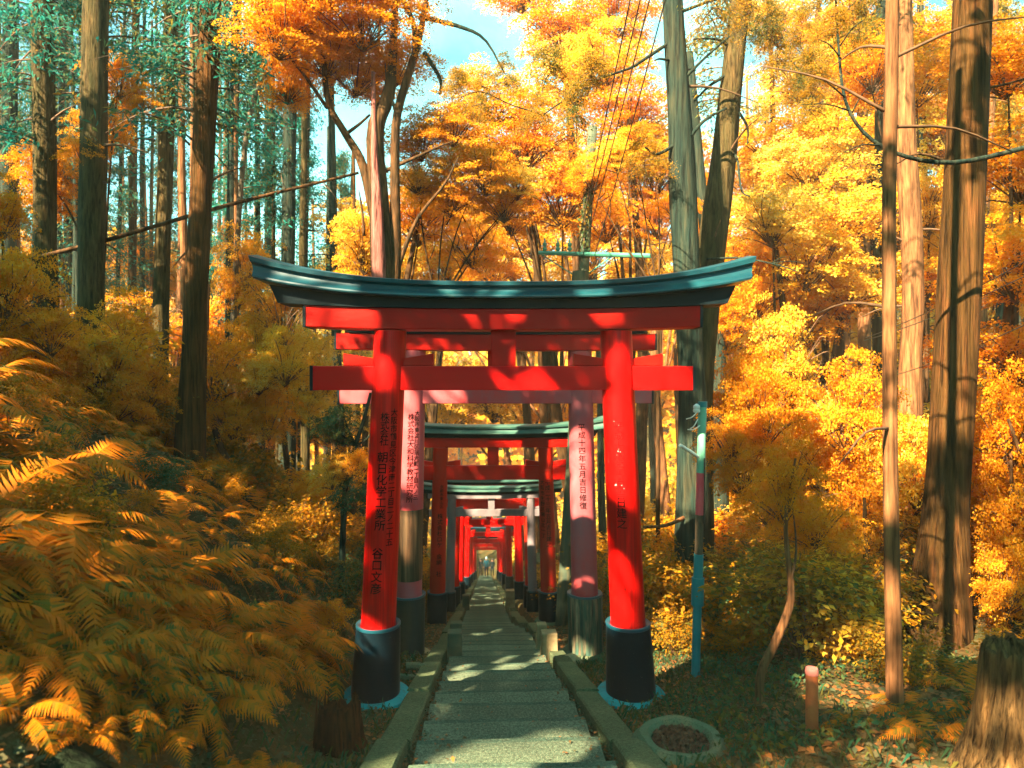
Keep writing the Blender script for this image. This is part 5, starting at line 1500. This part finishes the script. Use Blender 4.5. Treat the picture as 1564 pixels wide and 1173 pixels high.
for i, (a_, c_) in enumerate((((879, 388), (961, 0)), ((884, 388), (976, 0)), ((890, 390), (990, 0)), ((908, 391), (1014, 0)))):
    p = at(*a_, Y - .1)
    k = 1.6
    q = at(a_[0] + (c_[0] - a_[0]) * k, a_[1] + (c_[1] - a_[1]) * k, 4.6)
    o_ = empty('overhead_wire', p); tag(o_, 'thin black overhead wire running up from the wooden pole', 'wire', 'overhead wires above the gate')
    pts = [p.lerp(q, t) - Vector((0, 0, .35 * t * (1 - t))) for t in np.linspace(0, 1, 24)]
    mb = MB(); mb.tube([v - p for v in pts], [.010 - .004 * i_ / 23 for i_ in range(24)], 5); mb.build('strand', M['wire'], o_)
for i, (a_, c_) in enumerate((((1320, 520), (1600, 405)), ((1322, 516), (1600, 380)), ((1340, 580), (1600, 480)))):
    p, q = at(*a_, 10.5), at(*c_, 6.4)
    o_ = empty('slack_wire', p); tag(o_, 'thin slack wire crossing in front of the big right trunk', 'wire', 'slack wires on the right')
    pts = [p.lerp(q, t) - Vector((0, 0, .25 * t * (1 - t))) for t in np.linspace(0, 1, 16)]
    mb = MB(); mb.tube([v - p for v in pts], [.006] * 16, 5); mb.build('strand', M['wire'], o_)

# small stone lantern beside the third gate
Y = 22.0; x = (824 - 782) / 1000 * Y
b = Vector((x, Y, ground(x, Y)))
rt = empty('stone_lantern', b); tag(rt, 'small mossy stone lantern right of the path, between the gate pillars', 'stone lantern')
mb = MB(); mb.lathe([(.24, 0), (.24, .15), (.13, .2), (.11, .9), (.16, .98)], n=12); mb.build('shaft', M['concrete'], rt)
mb = MB(); mb.box((0, 0, 1.16), (.34, .34, .34)); mb.build('fire_box', M['stone'], rt, smooth_=False)
mb = MB(); mb.lathe([(.38, 1.33), (.36, 1.40), (.12, 1.58), (.05, 1.62), (.07, 1.70), (.01, 1.78)], n=12); mb.build('roof', M['concrete'], rt)

# walkers far down the path
def person(label, px, Y, h, jacket, trousers, headmat, stride, face):
    x = (px - 782) / 1000 * Y
    rt = empty('person', (x, Y, pathz(Y) + .02), face); tag(rt, label, 'person')
    k = h / 1.72
    V = dict(pelvis=(0, 0, .92), waist=(0, .0, 1.08), chest=(0, .0, 1.30), neck=(0, .0, 1.46), head=(0, .01, 1.56), crown=(0, .01, 1.66),
             shl=(-.17, 0, 1.40), ell=(-.23, .04, 1.14), wrl=(-.22, -.06, .92), hal=(-.215, -.09, .84), shr=(.17, 0, 1.40), elr=(.23, -.02, 1.14), wrr=(.21, -.12, .95), har=(.205, -.15, .88),
             hpl=(-.09, 0, .88), knl=(-.10, -stride * .6, .48), anl=(-.10, -stride, .09), tol=(-.11, -stride - .17, .035), hpr=(.09, 0, .88), knr=(.10, stride * .25, .49), anr=(.10, stride, .12), tor=(.11, stride - .16, .035))
    Rd = dict(pelvis=.145, waist=.135, chest=.155, neck=.055, head=.095, crown=.075, shl=.07, ell=.05, wrl=.036, hal=.04, shr=.07, elr=.05, wrr=.036, har=.04, hpl=.09, knl=.06, anl=.042, tol=.04, hpr=.09, knr=.06, anr=.042, tor=.04)
    E = [('pelvis', 'waist'), ('waist', 'chest'), ('chest', 'neck'), ('neck', 'head'), ('head', 'crown'), ('chest', 'shl'), ('shl', 'ell'), ('ell', 'wrl'), ('wrl', 'hal'), ('chest', 'shr'), ('shr', 'elr'), ('elr', 'wrr'), ('wrr', 'har'), ('pelvis', 'hpl'), ('hpl', 'knl'), ('knl', 'anl'), ('anl', 'tol'), ('pelvis', 'hpr'), ('hpr', 'knr'), ('knr', 'anr'), ('anr', 'tor')]
    ks = list(V)
    me = bpy.data.meshes.new('body'); me.from_pydata([tuple(c * k for c in V[q]) for q in ks], [(ks.index(a), ks.index(b_)) for a, b_ in E], [])
    o = bpy.data.objects.new('body', me); C.objects.link(o)
    md = o.modifiers.new('skin', 'SKIN'); md.use_smooth_shade = True
    sv = me.skin_vertices[0].data
    for i, q in enumerate(ks):
        sv[i].radius = (Rd[q] * k, Rd[q] * k * (.75 if q in ('pelvis', 'waist', 'chest') else 1)); sv[i].use_root = (q == 'pelvis')
    o.modifiers.new('sub', 'SUBSURF').levels = 1
    dg = bpy.context.evaluated_depsgraph_get()
    m2 = bpy.data.meshes.new_from_object(o.evaluated_get(dg))
    bpy.data.objects.remove(o)
    m2.materials.clear()
    for m_ in (M[jacket], M[trousers], M['skin'], M['hair']): m2.materials.append(m_)
    for p in m2.polygons:
        z = p.center.z / k; ax = abs(p.center.x / k)
        p.material_index = 3 if z < .10 else (2 if (z > 1.45 or (z < .93 and ax > .17)) else (1 if z < .90 else 0))
        p.use_smooth = True
    body = link('body', m2, None, rt)
    mb = MB(); mb.lathe([(.105, 1.585), (.112, 1.63), (.098, 1.69), (.06, 1.735), (.005, 1.745)], (0, .012, 0), 16)
    if headmat == 'cap': mb.box((0, -.14, 1.60), (.15, .11, .015))
    hat = mb.build('cap' if headmat == 'cap' else 'hair', M[headmat], rt); hat.scale = (k, k, k)
    mb = MB(); mb.lathe([(.002, -.02), (.014, -.005), (.012, .01), (.004, .025)], (0, -.092, 1.555), 8); nb = mb.build('nose', M['skin'], rt); nb.scale = (k, k, k)
    return rt
person('person in a teal jacket and pale cap walking up the path, largest of three', 743, 60.0, 1.85, 'cloth_teal', 'cloth_navy', 'cap', .16, 0)
person('person in dark clothes to the left of the walker in teal', 734, 62.5, 1.72, 'cloth_dark', 'cloth_dark', 'hair', .12, .1)
person('person in dark clothes to the right of the walker in teal', 752, 64.0, 1.72, 'cloth_dark', 'cloth_navy', 'hair', .14, -.1)

# ------------------------------------------------------------------ haze volume added to lift dark gaps and give a soft golden glow
hz = MB(); hz.box((0, 59.5, 8.0), (150, 151, 58))
hm = bpy.data.materials.new('haze'); hm.use_nodes = True
hm.node_tree.nodes.clear()
ho = hm.node_tree.nodes.new('ShaderNodeOutputMaterial'); hv = hm.node_tree.nodes.new('ShaderNodeVolumePrincipled')
hv.inputs['Color'].default_value = (1.0, 0.90, 0.66, 1); hv.inputs['Density'].default_value = 0.0011; hv.inputs['Anisotropy'].default_value = 0.0
hm.node_tree.links.new(hv.outputs[0], ho.inputs['Volume'])
ho_ = hz.build('haze', hm, None, False); tag(ho_, kind='stuff')

# ------------------------------------------------------------------ gaps cut in foliage along sun rays to place chosen sun flecks
bpy.context.view_layer.update()
FLECK = [  # photo pixel, distance, radius
 (770, 1165, 4.5, .30), (850, 1168, 4.45, .2), (690, 1170, 4.45, .16), (800, 1010, 9.1, .26), (730, 1018, 8.8, .14), (950, 640, 6.4, .16), (955, 720, 6.4, .18), (948, 560, 6.4, .11), (800, 583, 6.5, .16), (1015, 583, 6.5, .17), (577, 562, 6.4, .10),
 (1105, 428, 6.4, .20), (915, 458, 6.4, .10), (628, 700, 9.7, .28), (640, 650, 9.7, .16), (628, 620, 9.7, .12), (885, 690, 9.7, .20), (890, 760, 9.7, .22), (893, 860, 9.7, .24), (838, 970, 10.4, .16), (545, 606, 9.8, .14), (635, 830, 9.7, .20),
 (835, 690, 14.3, .12), (150, 900, 3.9, .26), (690, 606, 9.8, .14), (870, 1000, 9.4, .18), (25, 745, 7.0, .3), (300, 950, 4.4, .2), (420, 880, 6.2, .25), (70, 760, 7.5, .35), (230, 800, 6.6, .3), (450, 940, 5.8, .18), (330, 780, 8.5, .35), (210, 930, 4.2, .2), (400, 760, 9.5, .35), (120, 660, 10.0, .4),
 (810, 800, 18, .35), (750, 748, 18, .6), (735, 905, 21, .5), (745, 890, 27, .7), (1300, 1000, 5.4, .35), (1360, 540, 4.7, .35), (1362, 700, 4.7, .25), (1420, 880, 6.9, .35), (1392, 600, 11.4, .9), (1385, 280, 11.4, .7), (1056, 740, 10.0, .3), (1056, 850, 10, .25), (985, 935, 8, .3), (1010, 985, 7.5, .25), (770, 780, 25, .7), (715, 820, 25, .5), (745, 830, 34, .8),
]
TG = [(at(px, py, d), r * 1.45) for (px, py, d, r) in FLECK]
sd = np.array(SUN)
for o in LEAFY:
    mw = o.matrix_world
    bb = [mw @ Vector(c) for c in o.bound_box]
    cc = sum(bb, Vector()) / 8; rad = max((c - cc).length for c in bb)
    hit = []
    for (p, r) in TG:
        v = cc - p; t = v.dot(SUN)
        if t < -rad: continue
        if (v - SUN * t).length < rad + r: hit.append((p, r))
    if not hit: continue
    q = get_quads(o.data)
    cen = q.mean(axis=1)
    m4 = np.array(mw)
    wc = cen @ m4[:3, :3].T + m4[:3, 3]
    keep = np.ones(len(q), bool)
    for (p, r) in hit:
        v = wc - np.array(p); t = v @ sd
        d = np.linalg.norm(v - t[:, None] * sd, axis=1)
        keep &= ~((d < r * 1.05) & (t > 0.35))
    nrem = (~keep).sum()
    if nrem < 4: continue
    o.data = quads_mesh(o.data.name, q[keep], o.data.materials[0])
print('tris', sum(len(m.loops) - 2 * len(m.polygons) for m in bpy.data.meshes), 'objs', len(sc.objects))
